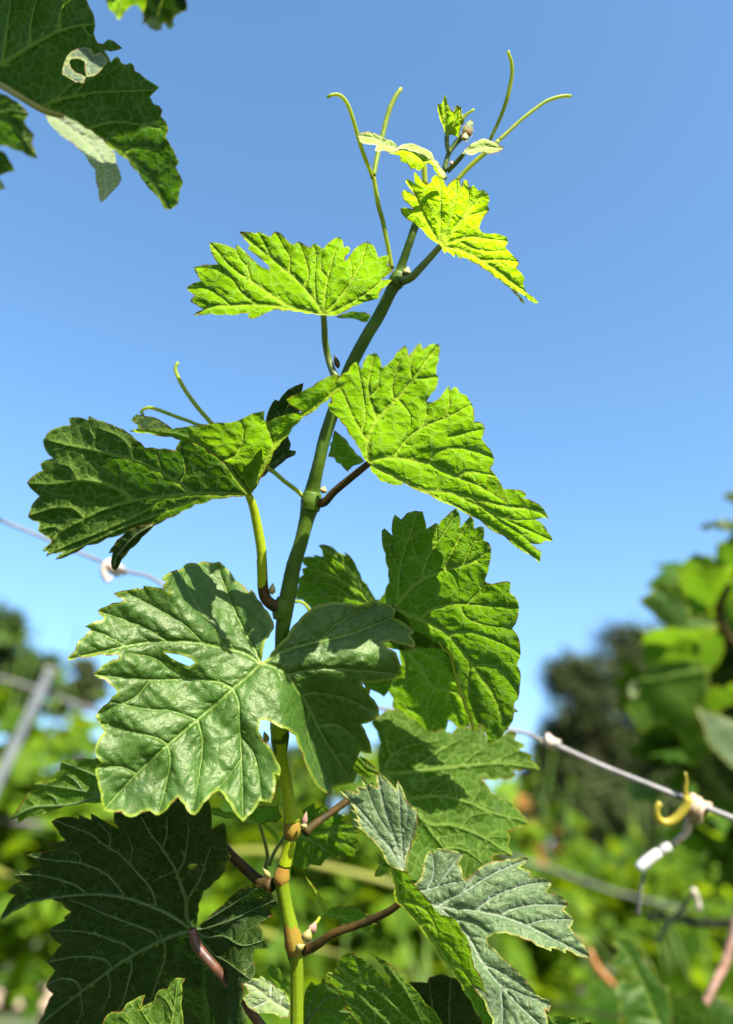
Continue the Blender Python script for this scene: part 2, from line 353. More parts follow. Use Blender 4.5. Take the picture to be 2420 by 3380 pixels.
# ================================================================ MAIN SHOOT
base_pt = Pn(1423*0+977, 3600, .345)
vine = empty('grapevine_shoot', base_pt, 'sharp grapevine shoot in front, climbing mid-photo with big leaves and forked tendrils', 'vine')
SD = .362
stem_rows = np.vstack([row('0: 657,2420', SD, 20), row('9: 418,2158 418,1900 418,1720', SD, 21), row('9: 400,1610', SD, 25), row('9: 395,1540', SD, 31), row('9: 375,1430', SD, 25),
    row('9: 340,1280', SD, 21), row('9: 312,1130', SD, 23), row('9: 302,1050', SD, 28), row('9: 322,950', SD, 22), row('9: 350,830 362,760', SD, 19.5), row('9: 372,690', SD, 24),
    row('9: 382,620', SD, 26), row('9: 366,520', SD, 21), row('9: 340,330 305,140', SD, 17.5), row('6: 982,920', SD, 22), row('6: 980,860', SD, 30), row('6: 985,800', SD, 26), row('6: 987,700 987,550 987,420', SD, [20,21,22]),
    row('6: 1002,300', SD, 27), row('6: 1020,200', SD, 27), row('6: 1042,90', SD, 25), row('4: 1392,950', SD, 23), row('4: 1422,830', SD, 25), row('4: 1442,745', SD, 33), row('4: 1450,690', SD, 25),
    row('4: 1480,560 1520,400', SD-.003, 20), row('3: 1215,1080', SD-.004, 20.5), row('3: 1330,850 1420,700', SD-.006, 20), row('3: 1505,530', SD-.008, 20), row('2: 510,1335', SD-.009, 24), row('2: 530,1260', SD-.01, 15), row('2: 575,1130 610,1030', SD-.012, 13),
    row('2: 680,880 755,760', SD-.014, [11, 9])])
st = tube('stem', stem_rows, M_stem, vine, ns=36, step=9, bump=.02)
# upper stem tip with its own lighter green
tube('stem_tip', np.vstack([row('2: 755,765 770,700 785,655', SD-.014, [9, 8]), row('2: 825,600 860,565', SD-.014, [9, 10])]), M_pet, vine)
# sunlit yellow internodes and swollen nodes of the lower stem
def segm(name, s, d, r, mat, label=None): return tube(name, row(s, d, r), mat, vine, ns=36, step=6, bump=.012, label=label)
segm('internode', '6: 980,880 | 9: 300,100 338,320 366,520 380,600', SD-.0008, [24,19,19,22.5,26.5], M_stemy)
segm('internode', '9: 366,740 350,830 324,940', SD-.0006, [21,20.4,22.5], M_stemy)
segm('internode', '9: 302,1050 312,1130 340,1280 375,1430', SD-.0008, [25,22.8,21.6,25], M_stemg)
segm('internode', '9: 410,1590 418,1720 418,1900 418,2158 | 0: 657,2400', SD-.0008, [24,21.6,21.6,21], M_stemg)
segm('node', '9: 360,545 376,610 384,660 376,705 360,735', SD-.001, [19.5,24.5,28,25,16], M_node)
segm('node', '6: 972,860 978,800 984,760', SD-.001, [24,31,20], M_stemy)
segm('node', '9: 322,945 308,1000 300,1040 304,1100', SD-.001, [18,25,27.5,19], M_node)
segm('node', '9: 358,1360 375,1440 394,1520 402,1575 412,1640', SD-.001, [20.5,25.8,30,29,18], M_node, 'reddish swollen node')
segm('node', '4: 1436,790 1444,745 1452,700', SD-.0005, [30,35,27], M_stem)
segm('node', '2: 490,1370 508,1335 522,1300', SD-.0095, [23,27,22], M_stem)
segm('node', '6: 985,330 990,285 1005,240', SD-.0005, [26,33,27], M_stem)
def bud(s, d, rx, ry, ang, mat=None, name='bud'):
    p = pts(s)[0]; V, Fc = [], []; n = 12
    for i in range(n+1):
        t = i/n; r = math.sin(math.pi*t**.8)*(1-.35*t)+.02
        for k in range(12):
            a = 2*math.pi*k/12; x = math.cos(a)*r*rx*(1+.08*math.sin(3*a)); z = math.sin(a)*r*rx; y = (t-.3)*2*ry
            X = p[0]+x*math.cos(ang)+y*math.sin(ang); Y = p[1]+x*math.sin(ang)-y*math.cos(ang); V.append(Pn(X, Y, d-z*d/F_PX))
    for i in range(n):
        for k in range(12): a = i*12+k; b = i*12+(k+1) % 12; Fc.append((a, b, b+12, a+12))
    return mesh(name, np.array(V), Fc, mat or M_bud, vine)
M_budg = plain_mat('bud_green', (.22,.22,.05), (.42,.34,.10), rough=.6, sc=200)
bud('9: 475,610', SD-.008, 11, 26, .2); bud('9: 470,650', SD-.008, 14, 14, .2, M_budg)
bud('9: 530,1440', SD-.008, 17, 24, .5); bud('9: 490,1500', SD-.010, 20, 26, .35, M_budg)
bud('9: 430,1575', SD-.012, 16, 18, 1.1, M_budg)
bud('9: 195,1020', SD-.006, 12, 22, -.6, M_budg); bud('6: 920,865', SD-.006, 12, 20, -.3, M_budg)
bud('6: 945,205', SD-.006, 13, 20, .1, M_budg); bud('4: 1500,695', SD-.006, 15, 13, .4, M_budg)
bud('2: 555,1300', SD-.012, 16, 16, .3, M_budg); bud('5: 205,185', SD-.004, 11, 24, -.3, M_petred); bud('2: 795,715', SD-.02, 8, 8, .3)
bud('2: 880,548', SD-.016, 21, 32, .25, plain_mat('bud_pink', (.50,.26,.16), (.42,.50,.10), rough=.8, sc=200, trans=(.9,.6,.4), tf=.4))
bud('2: 868,580', SD-.018, 14, 16, .1, M_budg)

def pet(l, s, d, r, mat, label=None): return tube('petiole', row(s, d, r), mat, l, ns=12, step=9, bump=.02, label=label)

# --- topmost bright leaf
l = leaf(vine, M_young, '2: 735,1150 640,1070 605,1040 560,1015 530,985 522,955 540,950 575,955 595,960 570,935 540,910 528,875 540,855 570,865 600,885 575,850 550,815 553,795 580,805 600,825 595,780 600,758 620,780 640,810 660,825 688,815 692,790 710,775 735,780 755,805 768,840 790,815 820,790 840,800 850,840 862,800 880,805 895,845 912,828 930,845 940,860 970,855 995,880 1000,910 990,940 1000,965 975,995 955,1025 945,1060 960,1085 1000,1090 1060,1095 1095,1110 1100,1135 1085,1165 1120,1200 1155,1235 1160,1250 1145,1275 1170,1300 1190,1330 1180,1355 1190,1390 1205,1412 1265,1465 1240,1462 1190,1425 1150,1400 1060,1340 1000,1295 940,1255 880,1225 850,1215 845,1230 835,1215 815,1200 810,1218 795,1200 770,1185 760,1198 750,1180',
    '2: 737,1152', .343, (.35,.75), (0,.0,0), '2: *737,1152 800,1080 860,1010 920,930 975,880; 2: 737,1152 735,1000 740,880 730,790; 2: 737,1152 650,1000 600,880 555,800; 2: 737,1152 800,980 820,880 825,800; -2: 800,1080 880,960 890,850; 2: 737,1152 880,1110 1000,1120 1095,1130; 2: *740,1155 880,1190 1030,1280 1120,1350 1190,1400; -2: 960,1235 1060,1230 1150,1240; -2: 850,1140 950,1180 1080,1180; -2: 870,1000 940,980 990,965', relief=.8, label='bright yellow-green top leaf')
pet(l, '2: 738,1155 690,1210 630,1275 580,1325 530,1345', [.343,.350], [10,15], M_pet)
leaf(vine, M_pale, '2: 1060,1342 1110,1380 1150,1425 1190,1470 1185,1450 1160,1420 1120,1375', '2: 1100,1375', .350, (.2,.2), side='top', tubes=False, name='leaf_fold', step=6, wav=.3)
# --- young leaves at the tip
l = leaf(vine, M_downy, '2: 295,560 320,545 350,542 380,550 410,560 440,580 475,590 500,610 520,640 495,655 460,655 430,645 405,650 385,645 395,615 360,612 330,610 300,590', '2: 505,635', .335, (-.3,-.9), veins='2: *505,635 440,610 380,580 300,565', side='top', step=5, wav=.6, tubes=False, label='curled pale young leaf, left half')
l = leaf(vine, M_young, '2: 460,660 490,640 520,620 580,610 630,630 690,660 705,700 740,740 775,790 765,805 740,790 720,770 690,720 660,710 640,740 620,755 600,740 580,745 560,715 525,705 520,675 490,665', '2: 650,700', .338, (.1,.6), veins='2: *650,700 600,660 540,640 480,655; 2: 650,700 690,690 730,740 770,795', step=5, wav=.8, tubes=False, label='curled yellow young leaf below the tip')
pet(l, '2: 650,700 652,760 655,830', .345, [9,9], M_tend)
leaf(vine, M_downy, '2: 500,635 520,618 580,606 630,625 690,655 705,690 740,735 772,785 755,790 720,740 690,700 650,670 600,650 550,635', '2: 650,670', .333, (-.3,-.9), side='top', tubes=False, step=5, wav=.6, name='leaf_fold')
l = leaf(vine, M_downy, '2: 862,650 870,635 890,620 915,600 935,595 955,582 975,580 1010,595 1030,598 1050,610 1080,630 1060,650 1030,658 1000,665 965,655 940,655 890,670', '2: 865,660', .34, (-.3,-.9), veins='2: *865,660 940,630 1070,632', side='top', step=5, wav=.6, tubes=False, label='small downy young leaf right of the tip')
pet(l, '2: 865,660 830,700 775,755', [.34,.347], [7,9], M_pet)
l = leaf(vine, M_young, '2: 765,565 750,510 730,460 722,395 745,392 752,370 758,350 768,350 775,390 785,412 795,430 815,440 822,405 835,402 850,415 846,440 855,490 845,530 835,575 800,560', '2: 775,565', .343, (.5,.3), (0,0,0), '2: *775,565 760,480 760,355; 2: 775,565 810,500 835,410; -2: 775,565 740,460 725,400', step=5, wav=1.2, tubes=False, label='folded youngest leaf at the very tip')
pet(l, '2: 772,565 772,610 785,660', .347, [8,8], M_pet)
tube('tendril', row('2: 850,500 860,470 885,445 920,424', .345, [7,5,4]), M_tend, vine)
leaf(vine, M_young, '2: 800,450 812,425 822,402 836,405 852,418 850,440 862,455 850,480 842,510 820,500 805,480', '2: 842,505', .341, (-.3,-.5), side='top', step=5, wav=1.0, tubes=False, veins='2: 842,505 825,410', vw=3)
leaf(vine, M_pale, '2: 862,515 880,492 905,487 916,492 908,515 912,540 900,530 880,520', '2: 875,520', .335, (-.2,-.6), side='top', step=5, wav=.5, tubes=False, name='bud_scale')
_h = np.random.default_rng(2); _V, _F = [], []
for (x_, y_, r1, r2, d_) in [(880, 548, 24, 48, .343), (785, 480, 45, 75, .343)]:
    for _k in range(46):
        a_ = _h.random()*6.283; e0 = np.array([x_+r1*math.cos(a_)*.92, y_+r2*math.sin(a_)*.85]); e1 = e0+np.array([math.cos(a_), math.sin(a_)])*_h.uniform(8, 20)+_h.normal(0, 5, 2)
        P0 = np.array([1000, 100])+e0*.61576; P1 = np.array([1000, 100])+e1*.61576
        tube_geo(np.array([Pn(P0[0], P0[1], d_), Pn(P1[0], P1[1], d_-.0006)]), [.00009, .00003], 3, _V, _F, cap=False)
tag(mesh('down_hairs', np.array(_V), _F, plain_mat('white_down', (.7,.72,.6), (.8,.8,.7), rough=.8, trans=(1,1,.9), tf=.5), vine), label='fine white down on the shoot tip')
# --- second leaf, upper left
l = leaf(vine, M_light, '3: 1050,690 980,680 900,668 820,658 740,650 690,665 640,690 580,715 550,710 545,690 560,678 500,680 400,685 300,680 220,690 175,695 200,672 250,650 225,640 205,625 160,600 165,580 190,560 150,530 133,508 170,480 230,462 205,420 180,372 220,360 290,352 345,350 320,310 295,260 287,205 330,203 390,220 440,238 470,250 460,225 480,222 510,250 550,290 590,330 640,370 695,388 685,360 640,320 590,280 545,245 560,220 520,180 485,130 530,132 600,145 610,128 640,140 680,160 700,168 705,150 730,128 770,145 800,180 830,210 855,220 865,205 895,198 930,225 965,238 975,220 995,210 1030,235 1048,248 1075,215 1120,180 1155,165 1180,190 1188,240 1210,228 1230,240 1225,270 1195,300 1200,330 1230,290 1280,230 1345,198 1385,220 1405,260 1418,305 1450,295 1490,285 1490,320 1480,360 1530,365 1510,400 1470,430 1440,455 1510,455 1480,490 1440,520 1420,560 1425,575 1380,590 1320,605 1250,630 1190,670 1140,692 1090,697',
    '3: 1050,690', .352, (.12,.95), (0,0,.1), '*3: 1050,690 1000,600 900,480 800,390 640,260 490,135; *3: 1050,690 940,660 820,630 700,555 590,480 450,385 360,290 292,210; *3: 1050,690 900,655 760,635 590,620 430,628 300,635 190,690; 3: 1050,690 1060,560 1080,440 1110,320 1155,175; 3: 1050,690 1140,600 1210,510 1290,370 1345,205; 3: 1050,690 1180,640 1320,560 1420,480 1520,370; -3: 920,500 950,420 930,320 890,205; -3: 820,400 825,310 780,230 735,140; -3: 700,310 660,220 610,135; -3: 560,450 540,370 480,300 465,230; -3: 600,620 500,540 420,430 300,370 185,372; -3: 430,630 350,560 250,510 140,508; -3: 1000,610 990,450 1000,330 990,215; -3: 1230,480 1240,380 1230,300; -3: 1080,440 1030,380 1045,300', relief=1.0, label='sunlit leaf with shaded right half, above the left fork')
pet(l, '3: 1052,692 1058,780 1062,860 1080,960 1110,1060 1150,1130 1195,1165', [.352,.360,.358], [10,11,12,17], M_pet)
leaf(vine, M_light, '3: 1130,700 1180,683 1240,665 1290,670 1320,668 1372,690 1345,738 1280,722 1240,712 1200,712', '3: 1240,690', .372, (0,.4), tubes=False, name='leaf_fold', step=6, wav=.4)
# --- big left leaf with folded front lip
l = leaf(vine, M_deep, '4: 1140,715 1060,722 960,735 880,760 820,790 740,830 660,870 560,885 450,925 350,960 270,1005 195,1030 215,1005 240,990 180,1000 150,1015 160,990 132,988 170,950 180,935 150,915 112,890 118,850 62,822 75,780 118,720 95,700 58,655 90,620 135,595 122,565 145,545 185,535 150,500 135,450 160,410 210,385 270,375 262,340 310,335 355,350 360,328 400,350 450,365 500,385 550,410 590,445 635,485 700,490 780,498 790,470 805,450 900,430 1010,430 1100,440 1230,420 1240,520 1215,600 1175,660 1160,700',
    '4: 1140,715', .350, (.2,.85), (0,0,.42), '*4: 1140,715 1000,712 850,712 700,725 580,742 440,782 330,835 220,895 140,985; *4: 860,706 800,660 720,610 590,550 400,500 280,475 165,448; *4: 570,735 510,690 440,660 320,642 190,660 70,656; 4: 330,820 300,790 260,775 180,778 75,812; 4: 232,888 190,868 150,872 115,888; 4: 570,540 550,470 490,420 410,390; -4: 375,490 385,440 365,400; -4: 300,640 270,580 210,560; 4: 890,736 780,775 700,810 560,860 400,930 200,1025; 4: 720,725 640,790 450,880 250,960 155,1005; *4: 1140,715 1080,640 1010,550 900,470 860,455; -4: 800,660 830,600 820,540 790,480; -4: 720,610 700,550 680,495; -4: 1010,550 1060,530 1130,510', relief=1.1, vw=5.5, edge_curl=-2, label='big folded leaf on the left, underside lit')
pet(l, '4: 1138,715 1160,770 1180,860 1200,980 1203,1080 1206,1160 | 6: 915,235 945,265 985,285', [.345,.352,.357,.362], [12,15.5,16.5,16,18,19], M_stemy)
pet(l, '4: 1202,1030 1205,1100 1208,1165 | 6: 916,236 946,266 980,284', [.3545,.360], [16.8,17.4,19,19.5], M_petred, 'purple lower end of the petiole')
leaf(vine, M_light, '4: 1150,700 1120,640 1060,585 1000,540 920,480 850,455 760,430 650,412 555,402 620,392 700,392 760,395 820,385 900,380 960,368 1010,362 1050,362 1090,350 1130,330 1190,310 1215,303 1213,350 1240,355 1300,330 1360,315 1400,310 | 5: -100,395 -30,360 60,315 120,275 180,250 215,245 190,292 240,290 288,280 250,310 180,365 110,420 0,500 -60,560 | 4: 1300,450 1260,500 1225,580 1195,630 1170,685', '4: 1150,700', .338, (.05,.75), (0,-.1,0), '*4: 1150,700 1090,620 1010,550 930,490 890,465; 4: 1010,550 1070,525 1100,480 1112,400 1100,360; *4: 1150,700 1200,600 1260,480 1340,400 1440,310 1580,185; 4: 1260,480 1240,420 1215,340; -4: 930,490 800,420 600,400; -4: 1400,330 1480,260', name='leaf_lobe', label='lip of the big left leaf folded towards the viewer')
leaf(vine, M_pale, '4: 565,352 575,335 590,322 620,325 640,330 700,345 740,370 770,394 700,396 600,394 596,372', '4: 700,394', .350, (0,.4), side='top', tubes=False, name='leaf_lobe', step=6, wav=.3)
leaf(vine, M_shaded, '4: 1222,360 1232,310 1240,290 1255,262 1268,248 1285,256 1300,232 1330,200 1370,180 1405,168 1396,215 1402,250 1420,265 1360,330 1330,430 1345,465 1338,495 1370,500 1365,520 1325,538 1300,560 1280,575 1235,600 1200,632 1220,520', '4: 1210,600', .366, (.2,.4), veins='4: 1210,600 1260,450 1320,300 1400,175; 4: 1210,600 1280,540 1360,505; -4: 1300,340 1260,290', side='top', name='leaf_lobe', label='dark lobe behind the left leaf', vmat=M_veind)
leaf(vine, M_shaded, '4: 690,848 620,920 560,980 520,1030 490,1085 472,1072 466,1040 475,995 455,1000 466,975 480,960 520,915 562,880 640,860', '4: 690,850', .352, (0,.3), veins='4: 690,850 590,910 500,1010 480,1075', name='leaf_lobe', vmat=M_veind, label='dark hanging tip of the left leaf')
# --- right upper leaf
l = leaf(vine, M_light, '5: 385,770 360,740 340,690 310,640 260,560 215,510 185,478 165,465 148,435 152,412 178,420 165,390 165,350 180,300 210,265 240,240 270,230 300,180 320,168 340,195 352,215 360,170 385,130 435,115 460,150 470,205 500,190 540,150 580,95 610,70 625,100 630,135 660,100 700,55 712,95 750,70 790,60 812,68 812,130 795,200 795,245 808,260 800,310 765,360 735,405 770,412 810,390 840,350 868,310 880,340 905,318 920,325 935,355 975,370 1000,410 1018,450 1022,500 1018,525 1060,530 1085,560 1075,600 1065,630 1095,670 1130,720 1140,745 1135,780 1115,805 1150,850 1180,900 1195,930 1260,930 1325,950 1330,970 1310,982 1370,1000 1430,1040 1455,1080 1463,1110 1440,1095 1385,1110 1440,1150 1460,1185 1490,1240 1440,1235 1420,1255 1350,1250 1400,1290 1420,1300 1415,1350 1408,1368 1385,1345 1350,1320 1200,1210 1050,1110 900,1030 750,960 600,890 590,905 540,905 500,890 460,880 440,850 410,825 395,790',
    '5: 390,772', .350, (.25,.85), (.0,0,0), '*5: 390,772 382,700 390,630 440,515 560,390 660,270 740,160 805,75; *5: 390,772 460,745 545,740 650,758 755,778 900,850 1060,915 1200,1000; *5: 395,780 550,860 700,932 850,945 1000,980 1200,1030 1380,1055 1455,1095; 5: 395,785 600,888 900,1025 1200,1200 1405,1355; 5: 440,520 415,440 395,380 390,290 425,130; 5: 378,632 330,560 280,460 230,340 185,300; 5: 545,735 620,630 700,570 760,540 840,510 900,480 1000,425; 5: 755,772 790,715 860,690 935,685 1010,700 1075,720 1130,745; 5: 925,855 960,830 1000,825 1080,838 1145,850; -5: 545,400 530,320 560,210 605,85; -5: 655,275 640,190 690,70; -5: 660,270 730,270 790,260; -5: 560,390 600,430 640,490 640,560; -5: 700,570 730,500 740,410; -5: 840,510 870,430 870,330; 5: 900,960 1050,1030 1250,1130 1480,1235; -5: 1100,1050 1250,1110 1380,1110; -5: 1000,980 1150,1100 1300,1200 1410,1300; -5: 870,620 950,600 1075,570; -5: 390,380 440,340 460,220; -5: 350,590 370,500 360,380 325,180', relief=1.0, label='big sunlit leaf on the right of the stem')
pet(l, '5: 392,775 330,825 250,890 180,950 130,1005 80,1010 50,985', [.350,.357,.362], [11,12.5,13,15,17], M_petred)
leaf(vine, M_light, '5: 1100,850 1150,862 1185,905 1197,940 1203,985 1216,1012 1170,975 1100,935', '5: 1100,870', .333, (.2,.6), tubes=False, name='leaf_fold', step=6, wav=.3)
leaf(vine, M_light, '5: 190,575 210,595 230,610 280,670 320,720 368,762 340,780 300,790 265,826 240,800 225,780 200,770 185,740 148,735 160,700 165,680 160,660 175,640', '5: 365,762', .372, (0,.3), veins='5: 365,762 280,680 190,580; -5: 365,762 270,750 160,720', name='leaf_lobe', label='folded basal lobe behind')
# --- right middle leaf
l = leaf(vine, M_mature, '7: 560,560 600,500 625,440 620,370 605,290 585,210 585,165 600,152 620,170 642,190 640,130 655,78 690,105 720,70 760,58 805,62 815,100 825,155 850,140 878,122 890,135 930,90 985,42 1003,80 1003,150 1030,120 1063,82 1078,110 1080,155 1110,142 1133,145 1130,215 1160,230 1172,290 1160,350 1138,430 1150,445 1180,450 1220,440 1275,440 1270,495 1300,520 1322,580 1315,630 1285,690 1310,720 1328,790 1325,850 1310,880 1328,920 1325,1000 1315,1070 1295,1090 1295,1115 1320,1135 1296,1140 1290,1180 1240,1250 1200,1290 1160,1320 1145,1250 1115,1200 1100,1230 1070,1240 1060,1180 1020,1080 990,1000 965,930 950,850 920,800 860,790 780,790 640,800 540,760',
    '7: 655,575', .372, (.45,.55), (0,0,0), '*7: 655,575 720,500 800,430 920,380 1020,350 1100,320 1160,260; *7: 655,585 790,640 870,680 940,725 1060,870 1120,960 1200,1080 1240,1200; 7: 670,530 675,440 680,380 710,260 745,170 775,65; 7: 800,430 820,340 855,270 920,180 990,60; 7: 920,380 950,300 1000,210 1065,95; 7: 790,640 840,595 900,570 1000,560 1150,570 1320,582; 7: 940,725 1000,712 1070,712 1180,750 1280,795 1325,830; 7: 1085,890 1130,885 1200,900 1290,1000 1315,1060; -7: 1130,970 1160,1000 1220,1150; -7: 680,380 640,300 605,170; -7: 820,340 770,300 740,180; -7: 1040,560 1100,500 1140,440; -7: 1020,350 1060,260 1120,160; -7: 1000,560 1050,640 1180,680 1300,690; -7: 1060,870 1050,1000 1100,1190; -7: 745,170 690,110; -7: 855,270 880,200 880,130', relief=1.1, vmat=M_vein, label='broad leaf on the right, its top in shade')
leaf(vine, M_light, '7: 560,560 680,600 760,700 860,760 960,820 980,960 1010,1060 1062,1190 1020,1222 1000,1225 960,1190 942,1180 925,1245 900,1235 870,1240 810,1230 760,1180 700,1140 640,1110 645,1060 615,1020 640,960 690,880 680,810 620,740', '7: 700,780', .380, (.4,.6), veins='*7: 700,780 750,850 800,920 870,1010 940,1022 1000,1050 1055,1120; 7: 870,1012 835,1080 832,1130 845,1220; 7: 750,800 850,840 962,890; 7: 705,820 712,900 716,1000; -7: 800,920 740,960 650,1000; -7: 830,1130 790,1150 720,1120; -7: 940,1020 960,1100 1010,1200', label='lower lobe, sun shining through', name='leaf_lobe')
pet(l, '7: 655,575 600,640 500,700 300,760 60,820', [.372,.385,.37], [11,12], M_petred)
tube('leaf_margin', row('7: 890,760 915,800 950,825 965,880 985,960 1020,1060 1050,1140 1070,1195 1076,1235', [.3715,.3760,.374], [2,4,5,5,6,6,5,3]), M_tend, l)
# --- small dark leaf left of it
l = leaf(vine, M_mature, '7: 570,560 545,520 520,480 480,430 455,370 430,320 385,278 390,300 345,275 300,245 245,243 265,270 270,305 220,293 225,305 190,303 150,310 165,345 185,360 155,370 165,400 125,430 140,455 130,480 125,535 160,535 200,570 220,620 400,620 560,620', '7: 540,570', .384, (.5,.5), veins='*7: 540,570 480,490 430,410 340,310 255,250; 7: 540,570 450,535 370,520 280,518 180,522; 7: 480,490 380,440 280,390 170,365; -7: 400,370 380,330 385,285; -7: 370,430 290,340 225,298; -7: 430,530 330,460 230,440 140,440', label='small leaf peeping out right of the stem')
pet(l, '7: 118,548 150,545 175,560 205,600', .38, [5,6], M_tend)
# --- big glossy front leaf
l = leaf(vine, M_glossy, '6: 895,525 930,500 960,460 1010,410 1060,340 1110,290 1170,262 1250,255 1330,267 1380,262 1420,240 1425,260 1470,262 1500,285 1490,325 1540,350 1575,375 1580,395 1560,400 1585,440 1580,465 1540,445 1480,430 1440,435 1460,460 1500,480 1515,520 1520,575 1490,600 1430,608 1345,612 1385,640 1380,670 1420,720 1425,760 1390,785 1345,800 1370,850 1390,930 1340,920 1330,940 1320,1010 1310,1060 1250,1070 1215,1085 1215,1115 1160,1090 1110,1010 1080,930 1050,850 1010,820 950,795 915,780 890,785 885,830 905,870 940,910 965,960 985,1000 980,1030 955,1020 960,1080 940,1150 890,1140 860,1190 830,1220 815,1235 795,1215 760,1160 730,1115 705,1095 680,1110 640,1150 600,1205 580,1200 555,1160 525,1125 490,1160 440,1205 425,1205 400,1185 360,1195 310,1215 270,1190 195,1185 180,1110 165,1050 155,1000 180,970 150,920 195,830 180,800 155,765 170,740 215,700 255,660 245,640 200,600 145,575 165,560 215,520 262,505 255,487 180,488 80,500 35,515 35,498 65,470 80,425 105,410 135,375 108,362 140,345 185,335 195,325 165,290 210,270 260,255 285,245 235,215 300,200 370,195 370,180 410,185 450,190 490,212 455,185 470,165 450,150 470,130 540,105 560,82 610,80 640,70 680,78 710,72 740,100 780,155 840,210 850,195 880,240 910,280 940,320 955,370 940,390 915,430 905,470',
    '6: 895,525', .348, (-.12,-.52), (-.02,.0,.0), '*6: 895,525 830,590 770,640 700,705 610,780 480,890 340,1020 200,1175; *6: 895,525 820,480 730,460 640,440 560,430 380,435 180,475 45,508; 6: 895,525 865,460 830,400 800,340 760,250 700,90; *6: 895,525 960,545 1010,580 1060,650 1100,710 1160,830 1230,940 1300,1055; *6: 900,522 960,490 1050,455 1150,430 1300,395 1490,320; 6: 770,640 795,700 800,780 808,950 815,1220; 6: 770,640 720,615 650,602 560,598 400,600 150,578; 6: 615,785 632,860 630,950 590,1190; 6: 480,895 490,980 440,1190; 6: 480,890 430,860 350,840 180,795; 6: 340,1020 280,990 170,990; 6: 1080,670 1120,658 1190,665 1290,690 1410,745; 6: 1150,812 1200,798 1260,815 1340,880; 6: 1010,580 1150,550 1350,560 1510,575; -6: 1230,940 1270,930 1300,960; -6: 1110,740 1105,850 1180,1060; -6: 640,440 560,360 480,310 300,210; -6: 480,430 380,370 280,330 170,295; -6: 740,460 680,360 600,260 540,110; -6: 300,455 200,400 110,370; -6: 560,598 480,540 410,500 300,480; -6: 400,600 330,680 170,750; -6: 610,780 500,740 380,730 230,700; -6: 810,950 760,1020 700,1090; -6: 805,850 870,950 900,1130; -6: 1150,430 1250,340 1400,270', side='top',
    holes=('6: 465,480 530,488 580,505 602,525 575,540 530,522 490,500', '6: 1348,620 1362,618 1368,632 1355,634'), relief=1.15, vmat=M_vein, tubes=False, vw=3.9, wav=1.3, fold=[('6: 700,700', (-.66,-.75), .38, '6: 860,520', (-.9,.4), 160), ('6: 1000,560', (.1,.995), -1.3, '6: 960,700', (1,-.25), 130)], label='largest leaf, glossy upper side facing the viewer')
pet(l, '6: 897,530 850,640 780,900 | 8: 930,270 1050,405 1150,510 1240,605 1340,700 1410,755 1460,765', [.358,.388,.372,.362], [9,13,15,16,22], M_petred)
# --- dark lower left leaf
l = leaf(vine, M_shaded, '8: 1045,1010 1060,930 1065,870 1090,800 1150,750 1200,700 1232,670 1210,658 1240,610 1215,570 1218,520 1215,480 1200,430 1160,450 1130,475 1135,380 1100,280 900,240 620,330 612,430 635,460 590,440 540,410 485,380 490,415 455,402 420,385 425,410 385,398 340,400 275,425 310,470 350,525 300,535 255,540 270,560 305,575 260,580 210,590 145,605 175,625 215,655 130,690 65,710 110,745 45,790 35,805 80,820 30,890 0,960 60,910 160,860 270,835 330,860 380,910 340,940 350,955 305,975 260,1010 280,1050 330,1085 290,1130 245,1180 265,1195 295,1225 270,1260 248,1310 285,1350 255,1400 235,1460 200,1530 220,1640 700,1680 1100,1640 1300,1560 1330,1500 1290,1400 1310,1360 1300,1300 1340,1280 1370,1230 1350,1150 1370,1110 1440,1100 1410,1060 1410,1010 1390,985 1380,970 1420,955 1460,930 1450,900 1490,870 1480,830 1420,790 1370,760 1270,800 1200,870 1110,950',
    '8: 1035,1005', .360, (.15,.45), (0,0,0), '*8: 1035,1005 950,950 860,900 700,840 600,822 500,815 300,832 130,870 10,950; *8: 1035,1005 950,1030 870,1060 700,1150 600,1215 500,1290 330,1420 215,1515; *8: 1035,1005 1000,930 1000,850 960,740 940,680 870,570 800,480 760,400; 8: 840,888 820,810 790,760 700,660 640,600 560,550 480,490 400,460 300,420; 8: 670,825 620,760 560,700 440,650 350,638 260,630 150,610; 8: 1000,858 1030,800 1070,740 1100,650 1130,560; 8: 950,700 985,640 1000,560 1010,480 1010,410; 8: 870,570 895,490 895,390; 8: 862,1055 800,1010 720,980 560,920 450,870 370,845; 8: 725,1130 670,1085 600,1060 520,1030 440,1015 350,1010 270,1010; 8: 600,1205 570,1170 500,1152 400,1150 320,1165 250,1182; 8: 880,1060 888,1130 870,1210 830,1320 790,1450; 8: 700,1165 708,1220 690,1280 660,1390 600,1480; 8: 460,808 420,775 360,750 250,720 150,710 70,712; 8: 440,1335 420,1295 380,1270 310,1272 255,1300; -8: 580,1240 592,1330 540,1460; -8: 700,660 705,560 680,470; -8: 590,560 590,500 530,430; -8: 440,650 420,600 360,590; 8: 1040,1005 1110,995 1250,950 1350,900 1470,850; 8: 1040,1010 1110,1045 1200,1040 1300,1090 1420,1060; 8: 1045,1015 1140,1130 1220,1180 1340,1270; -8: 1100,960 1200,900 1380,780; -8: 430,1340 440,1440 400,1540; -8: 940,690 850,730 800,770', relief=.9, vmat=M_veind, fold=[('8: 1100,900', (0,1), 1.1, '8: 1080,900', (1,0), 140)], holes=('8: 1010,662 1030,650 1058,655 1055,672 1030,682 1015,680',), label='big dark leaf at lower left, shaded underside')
pet(l, '8: 1030,1000 1050,1080 1090,1135 1140,1190 1200,1260 1310,1400 1400,1520 1480,1620', [.350,.345,.35], [14,17,16,15,15,17], M_red, 'red petiole')
